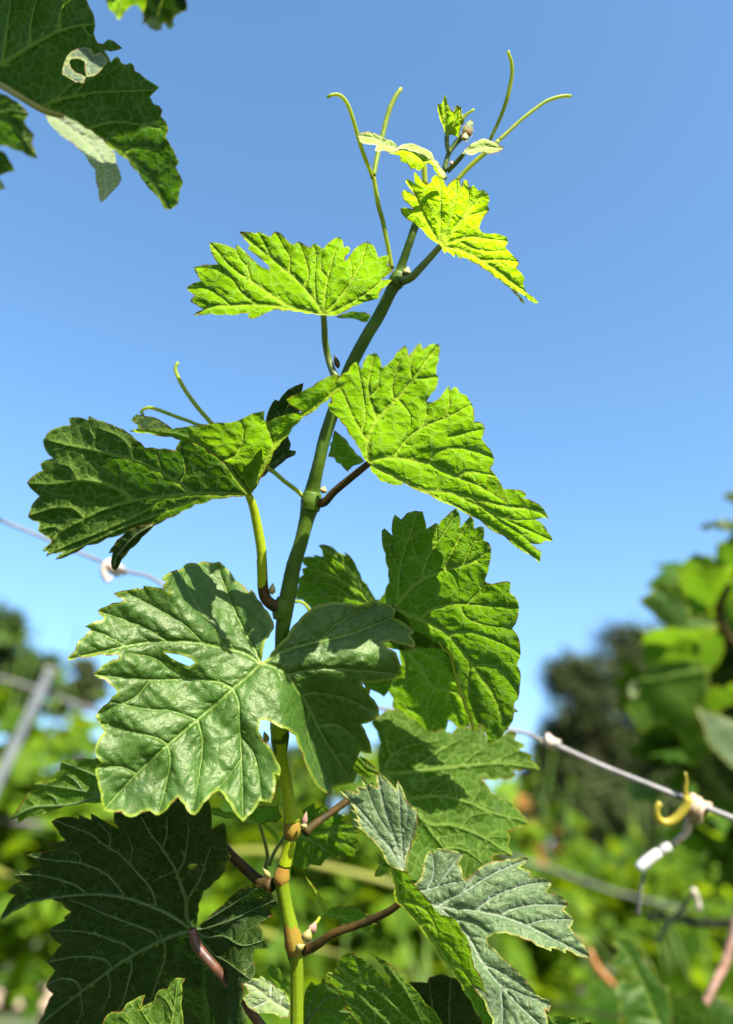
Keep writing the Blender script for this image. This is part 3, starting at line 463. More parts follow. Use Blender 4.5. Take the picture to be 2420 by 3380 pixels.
leaf(vine, M_mature, '8: 555,80 500,90 460,86 400,95 330,100 322,125 320,150 265,190 310,205 240,212 180,222 215,245 150,270 135,300 120,320 90,360 65,400 62,418 95,405 98,435 130,415 160,400 260,370 370,330 450,320 570,318 700,260 680,120', '8: 700,300', .372, (.2,-.2), veins='*8: 700,290 540,293 400,332 300,340 200,345 130,370 75,405; 8: 640,300 530,280 450,262 380,250 280,235 200,225; 8: 620,240 520,185 470,160 420,140 335,108; -8: 310,337 300,300 250,275; -8: 450,262 400,200 350,170; -8: 200,345 160,310', vmat=M_veind, label='dark leaf jutting left behind the large leaf', relief=.9)
# lit leaf tip over the dark leaf
leaf(vine, M_mature, '8: 560,1480 600,1445 650,1442 680,1400 720,1378 780,1352 770,1380 745,1440 800,1400 825,1385 850,1330 880,1318 900,1320 910,1285 935,1265 960,1262 995,1268 975,1300 972,1400 976,1640 800,1640 540,1640', '8: 900,1560', .330, (0,-.5), veins='8: 900,1600 930,1450 950,1290; 8: 900,1600 800,1500 740,1400; -8: 800,1600 650,1470; -8: 930,1450 890,1380 850,1350', label='sunlit leaf edge at the bottom left', side='under')
# downy small leaf and bright leaflet left of the stem foot
leaf(vine, M_pale, '8: 1290,1282 1330,1275 1345,1262 1385,1268 1400,1250 1430,1275 1460,1290 1480,1310 1520,1335 1545,1365 1556,1400 1550,1440 1552,1475 1510,1480 1470,1455 1430,1452 1390,1455 1360,1440 1330,1420 1318,1400 1300,1368 1332,1345 1318,1310', '8: 1550,1450', .345, (-.2,-.3), veins='*8: 1550,1440 1450,1380 1380,1320 1300,1285; -8: 1450,1380 1360,1420; -8: 1450,1380 1460,1300; -8: 1500,1410 1520,1345', side='top', step=5, wav=.7, tubes=False, label='small downy pale leaf by the stem foot')
leaf(vine, M_light, '8: 1430,1225 1450,1190 1470,1195 1500,1215 1512,1240 1530,1262 1556,1290 1560,1375 1520,1330 1480,1290 1450,1262', '8: 1550,1350', .378, (.3,.5), veins='8: 1555,1350 1500,1270 1450,1200', step=6, label='bright leaflet by the stem foot')
# leaf to the right of the stem foot
leaf(vine, M_mature, '9: 462,2260 470,1990 485,1900 500,1870 530,1832 560,1860 600,1850 618,1800 640,1840 680,1850 700,1865 725,1880 740,1910 790,1940 820,1962 800,2000 845,2030 830,2080 860,2110 950,2260', '9: 470,2160', .372, (.3,.3), veins='*9: 470,2200 560,2050 650,1960 800,1950; 9: 480,2150 530,2000 610,1820; -9: 560,2050 700,2060 830,2070', vmat=M_veind, label='shaded leaf right of the stem foot')
# small leaf behind and to the right of the second node
l = leaf(vine, M_mature, '9: 395,960 380,900 400,800 430,700 480,560 455,530 500,490 555,465 560,510 620,490 650,492 680,520 740,520 735,545 795,560 770,590 830,610 840,640 905,660 880,690 912,692 870,730 895,760 850,780 905,825 860,832 862,880 800,880 800,908 775,890 740,862 700,880 680,885 640,900 605,945 560,940 520,932 500,965 460,970 430,955', '9: 400,700', .390, (.3,.4), veins='*9: 400,700 500,700 650,695 780,690 900,690; 9: 420,710 540,760 640,830 720,870; 9: 420,690 520,620 640,570 780,565; -9: 540,760 540,850 500,950; -9: 650,695 720,640 820,620; -9: 640,700 720,750 880,820', label='small leaf behind the stem node')
leaf(vine, M_mature, '9: 1060,870 1010,832 1035,850 1030,885 1045,900 1040,960 1010,1028 1060,1032 1110,1005 1140,960', '9: 1100,980', .385, (0,.3), tubes=False, label='small leaf tip behind the folded leaf', step=6)
# tiny lateral shoots
l = leaf(vine, M_light, '9: 620,1325 650,1290 680,1268 720,1262 760,1252 790,1262 830,1252 870,1262 905,1275 912,1292 950,1305 982,1325 940,1350 965,1368 1000,1378 1045,1396 992,1410 1003,1447 975,1445 960,1458 930,1438 890,1410 850,1395 760,1382 690,1350', '9: 625,1325', .372, (.2,.3), veins='*9: 625,1325 720,1330 850,1370 1030,1396; -9: 720,1330 800,1290 900,1290; -9: 740,1335 850,1325 970,1328; -9: 850,1370 960,1440', step=5, wav=.6, vw=3.5, label='small leaflet on a lateral shoot')
pet(l, '9: 625,1325 600,1330 575,1370 545,1400', [.372,.362], [4,6], M_tend)
leaf(vine, M_young, '9: 480,1022 500,1045 530,1080 560,1125 600,1180 630,1220 656,1265 645,1300 612,1296 590,1240 570,1200 545,1160 520,1110 495,1060', '9: 640,1290', .370, (.3,.2), veins='*9: 640,1290 570,1170 482,1025', step=5, wav=.4, tubes=False, vw=3.5, name='leaf', label='narrow pale leaflet')
l = leaf(vine, M_light, '8: 1085,362 1125,352 1170,350 1200,372 1230,372 1290,402 1340,385 1400,340 1450,345 1492,338 1495,370 1515,400 1480,432 1440,425 1390,442 1330,432 1260,412 1180,398 1130,385', '8: 1390,440', .378, (.2,.4), veins='*8: 1390,440 1300,410 1200,385 1090,365; 8: 1390,440 1430,400 1490,345', step=5, wav=.5, vw=3.5, side='top', label='small leaf tucked under the large leaf')
pet(l, '8: 1390,440 1410,500 1430,580 1435,620 1425,660 1430,720', .375, [5,6,7], M_pet)
leaf(vine, M_young, '8: 1400,435 1425,440 1452,452 1480,480 1502,515 1492,532 1465,505 1430,470', '8: 1495,525', .376, (.2,.3), tubes=False, step=5, wav=.3, veins='8: 1495,525 1450,470 1405,437', vw=3)
tube('petiole', row('8: 1525,505 1490,560 1465,600 1445,660', .372, [5,6]), M_pet, vine)
# small pieces between the large leaf and the folded leaf
leaf(vine, M_light, '7: 468,1372 500,1390 530,1415 566,1448 570,1470 545,1475 520,1492 480,1482 450,1470 430,1440', '7: 470,1440', .352, (.3,.3), veins='7: 560,1460 500,1430 460,1385', tubes=False, step=6, label='bright scrap of leaf at the tip of the large leaf')
leaf(vine, M_light, '7: 480,980 560,975 650,940 640,975 612,1040 597,1056 575,1040 560,1032 520,1015', '7: 600,980', .384, (.3,.3), veins='7: 640,950 590,1000 500,990', tubes=False, step=6)
# --- leaf behind, with its lit lower lobe
l = leaf(vine, M_mature, '7: 530,1190 580,1150 630,1122 700,1130 760,1165 810,1210 870,1235 960,1250 990,1215 1060,1220 1110,1190 1150,1290 1220,1270 1280,1235 1310,1255 1300,1285 1345,1305 1350,1330 1320,1340 1390,1370 1380,1390 1435,1445 1350,1440 1290,1450 1300,1475 1250,1500 | 10: 1000,215 930,222 900,225 885,220 910,250 940,300 1000,335 1080,360 1075,385 1130,430 1163,485 1100,505 1040,530 1055,570 1040,620 1070,680 1000,660 950,680 955,710 900,760 800,800 700,850 550,850 480,850 430,760 440,700 500,560 440,360 330,250 270,180 | 7: 570,1440 580,1300 560,1240',
    '7: 595,1465', .388, (-.40,-.55), (0,0,0), '*7: 595,1465 700,1462 800,1452 940,1435 1160,1415 1280,1418 1420,1440; 7: 600,1430 640,1370 720,1320 800,1305 890,1290; 7: 640,1370 615,1330 590,1240; 7: 740,1455 830,1390 900,1340 1050,1260; *10: 300,190 400,280 470,335 560,322 650,325 730,342 820,365 900,400 980,430 1090,455 1155,480; *10: 420,330 480,400 540,470 580,495 680,492 760,510 830,535 900,570 980,620 1060,670; *10: 480,400 505,425 580,530 660,632; 10: 660,632 740,630 800,650 850,685 890,720; -10: 820,365 860,300 880,235; -10: 560,322 620,260 720,200; -10: 760,510 820,440 930,420; -10: 900,570 960,560 1040,570; -10: 740,340 720,250 700,190; -7: 1000,1430 1100,1350 1200,1300; -7: 1160,1415 1250,1370 1340,1340', relief=1.1, label='leaf behind, dark above and sunlit below')
pet(l, '9: 1000,330 900,390 810,445 650,560 550,630 480,690', [.385,.375,.362], [10,11,12,16], M_petred)
# --- silvery folded leaf on the right
l = leaf(vine, M_silver, '10: 480,850 520,810 535,760 545,690 560,660 580,635 595,660 620,630 660,632 720,645 775,655 770,690 745,720 765,750 775,800 790,820 830,790 880,740 940,715 1000,705 1080,695 1165,690 1150,715 1110,745 1160,760 1185,780 1170,795 1230,805 1300,820 1300,850 1270,890 1330,905 1380,930 1405,970 1370,995 1400,1020 1437,1050 1425,1085 1410,1100 1440,1140 1490,1200 1525,1260 1530,1285 1480,1280 1420,1250 1385,1235 1385,1258 1340,1235 1300,1225 1300,1245 1250,1225 1180,1185 1100,1155 1030,1135 960,1138 915,1170 930,1210 1000,1280 1070,1340 1120,1390 1170,1450 1210,1500 1240,1520 1290,1530 1300,1560 1290,1610 1260,1590 1280,1678 1310,1800 960,1800 950,1650 900,1540 820,1400 700,1200 560,1050 460,930',
    '10: 470,890', .350, (-.12,-.42), (0,0,0), '*10: 470,890 560,960 620,975 700,985 850,1000 1000,1035 1150,1090 1350,1190 1525,1280; 10: 470,890 560,880 620,862 660,850 740,830; 10: 620,978 700,930 760,905 860,840 960,780 1160,695; 10: 850,1000 900,960 1000,900 1150,850 1295,830; 10: 1000,1035 1050,1000 1200,970 1400,970; *10: 640,985 740,1080 830,1200 900,1330 1000,1450 1100,1560 1270,1720; -10: 1150,1090 1250,1060 1430,1055; -10: 560,880 600,780 590,660; -10: 620,862 690,760 770,660; -10: 740,1060 830,1070 920,1130; -10: 900,1330 1000,1370 1200,1500; -10: 1000,1450 1010,1600 1000,1780; -10: 1000,1450 1130,1500 1280,1560; -10: 760,905 790,860 850,790', side='top', relief=1.2, vw=4.5, label='silvery-green leaf at lower right, upper side', tubes=False)
leaf(vine, M_silver, '10: 40,290 80,285 110,290 150,302 130,265 160,262 185,268 172,208 200,240 262,272 256,215 265,170 300,200 320,215 350,250 376,282 378,250 385,222 410,270 430,330 450,360 470,385 505,405 500,460 507,475 495,520 470,600 440,680 428,770 370,758 325,725 290,650 240,590 180,530 122,490 160,505 145,478 118,455 150,462 138,430 102,398 130,402 100,360 70,325',
    '10: 420,765', .343, (.1,-.35), (0,0,0), '*10: 420,765 350,650 280,560 180,430 60,300; *10: 420,765 380,620 330,480 290,330 262,180; 10: 420,765 410,620 400,450 395,350 386,230; 10: 425,740 450,620 480,500 500,410; -10: 350,560 260,420 178,215; -10: 300,590 210,500 110,400; -10: 405,560 440,460 440,360', side='top', relief=.7, bowk=.05, vw=3.6, tubes=False, name='leaf_lobe', label='upright silvery lobe of the folded leaf')
leaf(vine, M_light, '10: 325,738 360,748 410,765 440,772 470,840 520,890 560,940 600,990 640,1030 700,1040 730,1060 760,1110 790,1150 810,1210 825,1280 840,1340 880,1400 900,1470 930,1530 950,1600 965,1800 920,1800 880,1660 820,1540 760,1440 700,1350 600,1200 500,1070 430,1000 400,970 370,950 358,900 372,860 350,800',
    '10: 390,955', .336, (.5,.35), (0,0,0), '*10: 335,745 370,840 385,930 440,1000 520,1090 600,1190 700,1340 820,1530 920,1760; 10: 390,955 470,960 560,1010 620,1120; -10: 520,1090 580,1080 625,1140; -10: 700,1340 740,1330 800,1400 890,1560; -10: 600,1190 680,1200 760,1300', relief=.5, vw=5.5, name='leaf_lobe', label='yellow-green folded rim seen from below')
pet(l, '9: 1215,1225 1130,1290 1050,1330 950,1375 850,1410 700,1462 600,1530 540,1565 470,1590', [.340,.352,.362], [11,12,12,12.5,15,19], M_petred)
# --- leaf at the bottom centre
leaf(vine, M_mature, '9: 630,1755 680,1762 720,1762 708,1740 740,1722 745,1680 760,1640 800,1615 870,1620 920,1655 970,1700 985,1690 1010,1730 1050,1780 1100,1840 1148,1888 1130,1800 1080,1720 1020,1650 972,1612 1050,1650 1130,1700 1200,1770 1250,1830 1330,1900 1400,2000 1500,2100 1600,2330 900,2330 880,2130 835,2060 765,2040 800,2020 780,1990 745,1930 720,1880 680,1830 655,1800', '9: 1400,2330', .345, (.1,.4), veins='*9: 650,1765 740,1820 850,1900 1000,2050 1120,2160 1250,2300; *9: 750,1730 830,1800 960,1860 1080,1950 1200,2060 1350,2200 1420,2300; 9: 1130,1740 1250,1900 1330,2050 1400,2200; 9: 780,1990 880,2040 960,2120 1080,2300; -9: 850,1900 900,1780 860,1640; -9: 960,1860 980,1760; -9: 1000,2050 1020,2150 960,2300; -9: 1080,1950 1090,1850; -9: 850,1900 780,1890', label='green leaf filling the bottom centre')
leaf(vine, M_shaded, '10: 380,1400 430,1432 560,1432 568,1402 620,1385 650,1380 700,1400 760,1420 850,1600 930,1800 600,1800 520,1600', '10: 700,1700', .376, (.2,.3), veins='10: 700,1780 690,1600 700,1400; 10: 700,1780 600,1600 570,1420', vmat=M_veind, label='black-green shaded leaf at the bottom')
leaf(vine, M_mature, '10: 1250,1590 1275,1620 1300,1640 1330,1628 1370,1632 1400,1642 1450,1636 1500,1640 1535,1668 1590,1720 1600,1800 1260,1800', '10: 1350,1800', .352, (.1,.3), veins='10: 1350,1800 1420,1700 1520,1665; 10: 1350,1800 1320,1700 1280,1630', tubes=False, label='green leaf tip at the bottom right')
# --- tendrils of the shoot
def tendril(main, forks, d, label):
    o = tube('tendril', row(main, d, [8,7.5,8,7]), M_tend, vine, ns=10, label=label)
    for f, dd, rr in forks: tube('tendril_branch', row(f, dd, rr), M_tend, o, ns=10)
tendril('2: 475,1275 462,1190 440,1080 425,1010 405,940 388,840 378,780', [('2: 374,795 357,745 335,690 310,620 290,550 270,480 250,420 230,380 205,352 180,343 155,346 132,358', [.344,.335,.33], [6,7,7,6,5]), ('2: 378,785 392,710 405,650 425,575 445,490 470,410 500,350 527,312', [.344,.35,.352], [8,8,8,8,6])], [.350,.344], 'forked tendril left of the tip')
tendril('2: 760,880 835,795 880,745 950,680 1000,640 1050,590', [('2: 1045,594 1100,545 1170,480 1240,425 1300,383 1350,363 1400,352 1436,353', [.352,.356,.36], [6.5,6,6,6,5.5]), ('2: 990,640 1005,585 1040,510 1070,440 1095,365 1112,290 1122,220 1115,160 1098,110', [.352,.345,.34], [5,6,7,6.5,5])], [.352,.352], 'forked tendril right of the tip')
tendril('4: 1405,722 1370,690 1310,645 1265,605 1225,578 1100,470 960,365', [('4: 962,372 940,345 900,300 850,235 815,180 790,130 781,95 795,67', [.366,.37], [7.5,7.5,7,7,6,5]), ('4: 1000,390 900,375 850,355 800,338 740,315 690,297 650,288 625,296 615,312 626,326', [.366,.372], [6,6,6,5.5,5])], [.362,.366], 'forked tendril behind the big left leaf')


# ================================================================ SECOND SHOOT, hanging in at the top left
tl = empty('grapevine_shoot', Pn(-500, -300, .44), 'slightly blurred grapevine shoot whose leaves hang in at the top left corner', 'vine')
tube('stem', np.array([[-520, -320, .44, 22], [-420, 200, .45, 24], [-330, 800, .46, 26]]), M_stem, tl)
ls = lambda *a, **k: leaf(tl, *a, step=9, **k)
l = ls(M_deep, '1: -60,-60 650,-60 665,0 690,60 715,100 725,140 730,200 720,260 735,300 750,330 790,335 830,300 870,312 905,340 940,370 900,385 850,395 800,385 830,430 850,475 870,450 895,432 915,445 930,480 960,495 1000,480 1025,500 1035,545 1070,560 1100,590 1160,630 1222,672 1190,700 1150,740 1175,795 1220,810 1245,845 1232,890 1270,930 1292,985 1270,1050 1310,1120 1345,1190 1372,1245 1345,1280 1380,1340 1405,1400 1380,1450 1372,1500 1365,1560 1310,1605 1260,1600 1225,1530 1180,1480 1110,1400 1060,1320 980,1220 880,1150 780,1060 700,1000 590,930 480,875 340,850 260,810 150,740 70,690 0,650 -60,630',
   '1: -40,630', .410, (.5,.45), (0,0,0), '*1: -60,630 0,655 150,740 300,830 480,880 680,1000 950,1170 1150,1370 1290,1595; *1: -60,530 100,440 220,360 450,240 640,190 720,190; 1: 20,470 45,300 60,180 90,-20; 1: 235,345 230,230 250,120 290,-20; 1: 455,235 460,120 500,-10; 1: 320,815 420,770 550,740 720,710 900,700 1200,690; 1: 690,985 780,950 900,935 1050,950 1240,990; -1: 630,190 660,240 740,310; -1: 950,1170 1050,1130 1250,1150; -1: 400,780 600,600 700,450; -1: 550,740 700,600 850,560', relief=1.0, vw=6, label='large leaf of the top left corner, seen from below')
tube('midrib', row('1: -60,625 0,650 150,738 300,828 400,870 480,885', [.4095,.40,.398], [11,11,9]), plain_mat('midrib_yellow', (.30,.28,.02), (.42,.34,.03), rough=.5), l)
ls(M_silver, '1: 515,430 545,395 600,368 650,358 700,375 720,420 770,395 830,470 790,520 720,582 665,590 650,470 600,448 548,452 530,470 545,520 590,560 660,590 640,642 580,632 530,600 478,570', '1: 700,500', .370, (0,-.6), side='top', tubes=False, name='leaf_lobe', wav=.6, label='torn pale curl on the corner leaf')
ls(M_pale, '1: 340,860 420,885 440,900 540,895 620,940 700,1000 780,1060 860,1140 890,1250 932,1370 880,1450 840,1490 770,1552 755,1450 730,1300 650,1180 560,1100 500,1060 430,1000', '1: 400,880', .42, (0,-.7), side='top', tubes=False, veins='*1: 400,880 600,1030 780,1230 800,1500; -1: 600,1030 750,1080', name='leaf_lobe', label='whitish upper side of the folded-down lobe')
ls(M_deep, '1: -80,690 0,712 90,755 150,790 190,830 222,872 185,930 215,980 262,1030 245,1100 270,1150 288,1215 240,1205 170,1160 60,1120 -80,1080', '1: -60,900', .445, (.3,.4), veins='1: -60,900 100,960 270,1190; 1: -60,900 60,850 200,870', vmat=None, label='dark leaf at the left border')
ls(M_deep, '1: -80,1130 0,1150 40,1170 75,1230 115,1310 60,1320 0,1345 -80,1330', '1: -60,1200', .45, (0,.4), tubes=False)
ls(M_pale, '1: -60,1360 0,1370 25,1410 42,1445 0,1455 -40,1470', '1: -40,1400', .45, (0,.2), side='top', tubes=False)
ls(M_light, '1: 810,-80 812,0 830,70 865,90 885,120 905,155 935,130 960,90 985,60 1020,40 1060,45 1085,90 1100,100 1130,-80', '1: 960,-60', .44, (.2,.6), veins='1: 960,-60 930,40 905,130; 1: 960,-60 860,20', label='bright leaf tip at the top border')
ls(M_shaded, '1: 1100,-80 1090,60 1100,140 1085,190 1130,170 1150,130 1200,150 1240,190 1290,165 1320,175 1345,120 1395,95 1435,80 1425,0 1440,-80', '1: 1260,-60', .445, (.2,.6), veins='1: 1260,-60 1200,140; 1: 1260,-60 1400,70', label='dark leaf tip at the top border')
ls(M_pale, '1: 1110,150 1150,120 1200,125 1240,170 1240,225 1195,238 1150,215', '1: 1180,150', .455, (0,0), side='top', tubes=False, name='leaf_fold')
ls(M_pale, '1: 1265,175 1320,150 1335,190 1310,225 1280,215', '1: 1290,180', .455, (0,0), side='top', tubes=False, name='leaf_fold')

ls(M_deep, '0: 40,-160 160,-120 300,-60 460,-80 600,-60 720,-200 740,-420 640,-640 480,-760 250,-800 60,-760 -60,-600 -60,-350 0,-220', '0: 176,-330', .362, (.42,.0), tubes=False, label='leaf above the picture, shading the corner leaf')  # unseen leaf, put in overhead to keep the sun off the corner leaf
ls(M_deep, '0: -380,-60 -100,-120 0,-300 -60,-560 -300,-640 -560,-500 -600,-250', '0: -380,-60', .375, (0,.3), tubes=False)  # second added leaf out of view, also blocking sun
# ================================================================ BLURRED VINE at the right border
rv = empty('grapevine_shoot', Pn(2600, 3300, 1.0), 'strongly blurred grapevine shoot reaching into the right border in front of the sky', 'vine')
lr = lambda *a, **k: leaf(rv, *a, step=12, **k)
tube('stem', np.vstack([row('11: 1760,2100 1740,1800 1690,1500 1640,1240 1560,1130 1530,960 1600,800', [1.0,.95,.92], [16,15,12])]), M_petred, rv)
for mt, ol, jj, dd, gg, sd in [
    (M_mature, '1210,745 1240,690 1285,640 1320,610 1370,578 1410,600 1450,590 1500,640 1505,560 1520,500 1550,515 1570,490 1624,520 1720,600 1720,780 1500,700 1300,712', '1500,720', .95, (.3,.6), 'under'),
    (M_light, '1240,760 1330,700 1450,685 1624,680 1740,720 1700,850 1650,900 1560,910 1500,935 1450,1000 1370,1035 1320,1020 1290,1000 1262,900 1280,850', '1560,880', .93, (.4,.6), 'under'),
    (M_glossy, '968,905 1010,880 1060,850 1070,810 1150,775 1185,825 1230,800 1262,805 1290,900 1330,1040 1450,1000 1525,1090 1400,1110 1300,1120 1200,1090 1130,1075 1085,1030 1060,1000 1010,960', '1480,1060', .90, (-.3,.2), 'top'),
    (M_light, '988,1195 1010,1150 1040,1120 1120,1105 1200,1080 1300,1068 1400,1058 1530,1090 1480,1140 1400,1180 1340,1215 1280,1240 1220,1245 1170,1262 1140,1300 1110,1330 1060,1340 1010,1362 1000,1280', '1530,1090', .91, (.3,.7), 'under'),
    (M_mature, '1000,1350 1080,1270 1180,1230 1300,1200 1420,1150 1530,1100 1560,1250 1500,1380 1400,1420 1250,1400 1100,1400', '1530,1120', .94, (.4,.8), 'under'),
    (M_mature, '880,1660 895,1560 905,1490 950,1475 1000,1420 1050,1360 1100,1345 1250,1335 1420,1350 1460,1440 1455,1560 1420,1700 1350,1740 1280,1765 1230,1720 1180,1695 1140,1730 1110,1765 1050,1790 980,1835 950,1790 930,1750', '1440,1400', .92, (-.2,.2), 'under'),
    (M_pale, '895,1530 905,1480 940,1465 975,1480 980,1530 950,1590 905,1600', '940,1530', .915, (0,.2), 'top'),
    (M_silver, '1365,1650 1400,1660 1450,1690 1540,1715 1624,1750 1740,1800 1740,2150 1650,2090 1560,2015 1500,1960 1450,1900 1420,1780', '1740,1800', .85, (.1,-.2), 'top'),
    (M_shaded, '1420,1500 1500,1450 1624,1400 1760,1380 1760,1760 1624,1730 1500,1700 1420,1640', '1700,1500', .96, (.2,.4), 'under'),
    (M_light, '1440,1560 1500,1500 1560,1520 1624,1480 1700,1470 1700,1620 1600,1640 1500,1700 1400,1700', '1700,1560', .90, (.2,.5), 'under'),
    (M_pale, '1385,400 1430,375 1470,368 1560,345 1640,360 1740,380 1740,460 1640,440 1580,430 1480,402 1430,430', '1700,420', .93, (.0,.4), 'top'),
    (M_pale, '1545,185 1590,155 1640,150 1740,180 1740,250 1640,240 1590,220', '1700,200', .95, (.0,.4), 'top'),
    (M_mature, '1560,520 1624,440 1760,400 1760,900 1680,800', '1740,600', .97, (.2,.4), 'under'),
    (M_mature, '1480,940 1560,900 1700,860 1760,900 1760,1250 1660,1180 1600,1150 1540,1100', '1740,1000', .97, (.2,.4), 'under'),
    (M_light, '1200,1230 1260,1190 1330,1180 1370,1210 1340,1260 1270,1290 1215,1280', '1360,1220', .905, (.2,.4), 'under')]:
    lr(mt, '11: '+ol, '11: '+jj, dd, gg, side=sd, tubes=False, veins='11: '+jj+' '+ol.split()[3]+'; 11: '+jj+' '+ol.split()[len(ol.split())//2])
for mt, ol, jj, dd, gg, sd in [
    (M_shaded, '1330,400 1400,330 1500,300 1624,260 1760,260 1760,620 1650,640 1560,600 1480,600 1390,560', '1700,400', .97, (.2,.3), 'under'),
    (M_mature, '1050,60 1150,-20 1300,0 1400,100 1500,260 1400,420 1300,330 1260,180 1150,60', '1400,200', .98, (.2,.3), 'under')]:
    lr(mt, '12: '+ol, '12: '+jj, dd, gg, side=sd, tubes=False)

_r = np.random.default_rng(11); _p = []
for cx_, cy_, cd_, sx_, sy_, n_ in [(2420, 1950, 1.12, 120, 130, 26), (2360, 2250, 1.15, 110, 150, 34), (2380, 2550, 1.15, 120, 110, 30), (2250, 2340, 1.2, 60, 80, 18), (2600, 2350, 1.1, 100, 250, 60), (2440, 2780, 1.2, 80, 60, 26)]:
    for _ in range(n_): _p.append(Pn(cx_+_r.normal(0, sx_), max(1880, cy_+_r.normal(0, sy_)), cd_+_r.normal(0, .06)))
_F = far_leaf_mat('right_vine_leaves', (.03,.085,.008), (.09,.20,.012), (.34,.56,.012), .4)
foliage('foliage', np.array(_p), .095, _F, rv, Pn(2400, 2300, 1.1), seed=12)
lw = empty('grapevine_shoot', Pn(2230, 3700, .62), 'blurred vine shoot low at the right with a bright pale-green lobed leaf', 'vine')
tube('cane', row('12: 1220,2500 1300,2250 1400,2050 1440,2010 1500,1880 1560,1770 1600,1650 1640,1500 1680,1300', [.66,.70,.78], [12,13,14,15]), plain_mat('brown_cane', (.12,.05,.025), (.30,.16,.10), rough=.6, sc=60), lw, label='reddish brown cane')
leaf(lw, M_light, '12: 790,1560 840,1575 900,1568 940,1600 970,1640 1010,1740 1060,1790 1100,1840 1130,1900 1180,1920 1175,1980 1192,2050 1200,2180 1180,2300 1000,2320 900,2250 870,2160 830,2080 840,2000 800,1950 825,1900 850,1865 900,1880 950,1862 900,1800 850,1770 800,1790 760,1760 800,1720 830,1660 790,1620', '12: 1100,2150', .62, (-.1,-.3), side='top', step=10, veins='*12: 1100,2150 1000,1900 900,1700 800,1570; 12: 1000,1900 900,1940; 12: 1100,2150 950,2120', label='bright pale-green leaf')
leaf(lw, M_mature, '12: 1180,1990 1260,1960 1330,1990 1400,1985 1450,2060 1470,2120 1440,2260 1180,2300 1160,2150', '12: 1300,2200', .64, (.2,.2), step=10)
leaf(lw, M_mature, '12: 1420,2060 1480,1980 1560,2000 1640,2080 1740,2100 1740,2350 1400,2350', '12: 1600,2250', .70, (.0,-.2), side='top', step=10)

# ================================================================ TRELLIS
M_wire = plain_mat('galvanised_wire', (.13,.12,.11), (.20,.19,.18), rough=.65, sc=60, spec=.2)
M_twine = plain_mat('dry_tendril', (.34,.20,.09), (.62,.46,.30), rough=.8, sc=120)
def thing_tube(name, rows, mat, label, cat, group=None, ns=12, step=12):
    q = spline(rows, step); C = Pn(q[:, 0], q[:, 1], q[:, 2]); V, Fc = tube_geo(C, np.abs(q[:, 3])*q[:, 2]/F_PX, ns)
    return tag(mesh(name, np.array(V), Fc, mat, None, C[0]), label, cat, group)
M_wiref = plain_mat('bright_wire', (.18,.17,.16), (.26,.245,.23), rough=.55, sc=60, spec=.3)
wire_rows = np.vstack([row('13: -300,10 0,130 330,265 670,405 830,465 1100,585', [.56,.52], 5.6), row('7: 0,1040 600,1120 1290,1235 1420,1280 1480,1300', [.52,.50], [6,7]) , row('12: 400,235 700,370 1000,490 1250,590 1560,715 1760,790', [.49,.46], [9,10])])
thing_tube('trellis_wire', wire_rows, M_wiref, 'pale grey galvanised wire sloping down behind the sharp shoot from left to right', 'wire')
def coil(name, s, d, r, thick, turns, ang, length, mat, label, cat, seed=1):
    """dry tendril wound round the wire"""
    c = pts(s)[0]; rr = np.random.default_rng(seed); t = np.linspace(0, 1, int(turns*14)); a = t*turns*6.283
    px = c[0]+(t-.5)*length*math.cos(ang)+np.cos(a)*r*-math.sin(ang)+rr.normal(0, 1.2, len(t)); py = c[1]+(t-.5)*length*math.sin(ang)+np.cos(a)*r*math.cos(ang)+rr.normal(0, 1.2, len(t))
    dd = d+np.sin(a)*r*d/F_PX
    C = Pn(px, py, dd); V, Fc = tube_geo(C, thick*(1+.25*np.sin(a*.7))*d/F_PX, 8); o = mesh(name, np.array(V), Fc, mat, None, C[0])
    return tag(o, label, cat, 'dried tendrils wound round the wire') if label else o
M_twp = plain_mat('dry_tendril_pale', (.46,.34,.24), (.66,.55,.45), rough=.85, sc=120)
k = coil('dried_tendril', '13: 735,440', .535, 15, 8, 3.3, .45, 55, M_twp, 'pale dry tendril knotted round the wire below the big left leaf', 'tendril')
c2 = row('13: 700,400 672,440 680,490 705,530 725,500', .53, [7,10,10,8,5]); tube('hook', c2, M_twp, k)
c2 = row('13: 720,440 770,430 810,470 790,485 830,470', .532, [9,9,8,6]); tube('end_knot', c2, M_twp, k)
coil('dried_tendril', '12: 350,210', .495, 15, 7, 3.5, .5, 45, M_twp, 'small dry tendril wound round the wire in front of the far pines', 'tendril', 4)
k = coil('dried_tendril', '12: 1360,670', .47, 30, 12, 3.5, .5, 70, M_twine, 'orange-brown dry tendril tangle with a yellow hook at the right end of the wire', 'tendril', 9)
M_yel = plain_mat('yellow_tendril', (.42,.34,.02), (.58,.46,.04), rough=.5, sc=60, trans=(.7,.6,.05), tf=.3)
tube('hook', row('12: 1310,590 1300,640 1270,690 1220,745 1160,770 1110,750 1090,700 1100,650 1120,632', .462, [14,15,14,12,10,9]), M_yel, k)
tube('tendril_end', row('12: 1300,600 1290,540 1300,480 1290,420', .468, [9,6,4]), M_yel, k)
tube('tendril_end', row('12: 1320,700 1310,800 1290,850 1240,890 1205,930', .475, [12,14,12,10]), M_twine, k)
tube('tendril_end', row('12: 1400,730 1460,700 1540,715 1650,740 1760,760', [.47,.5], [12,8,8]), M_tend, k)
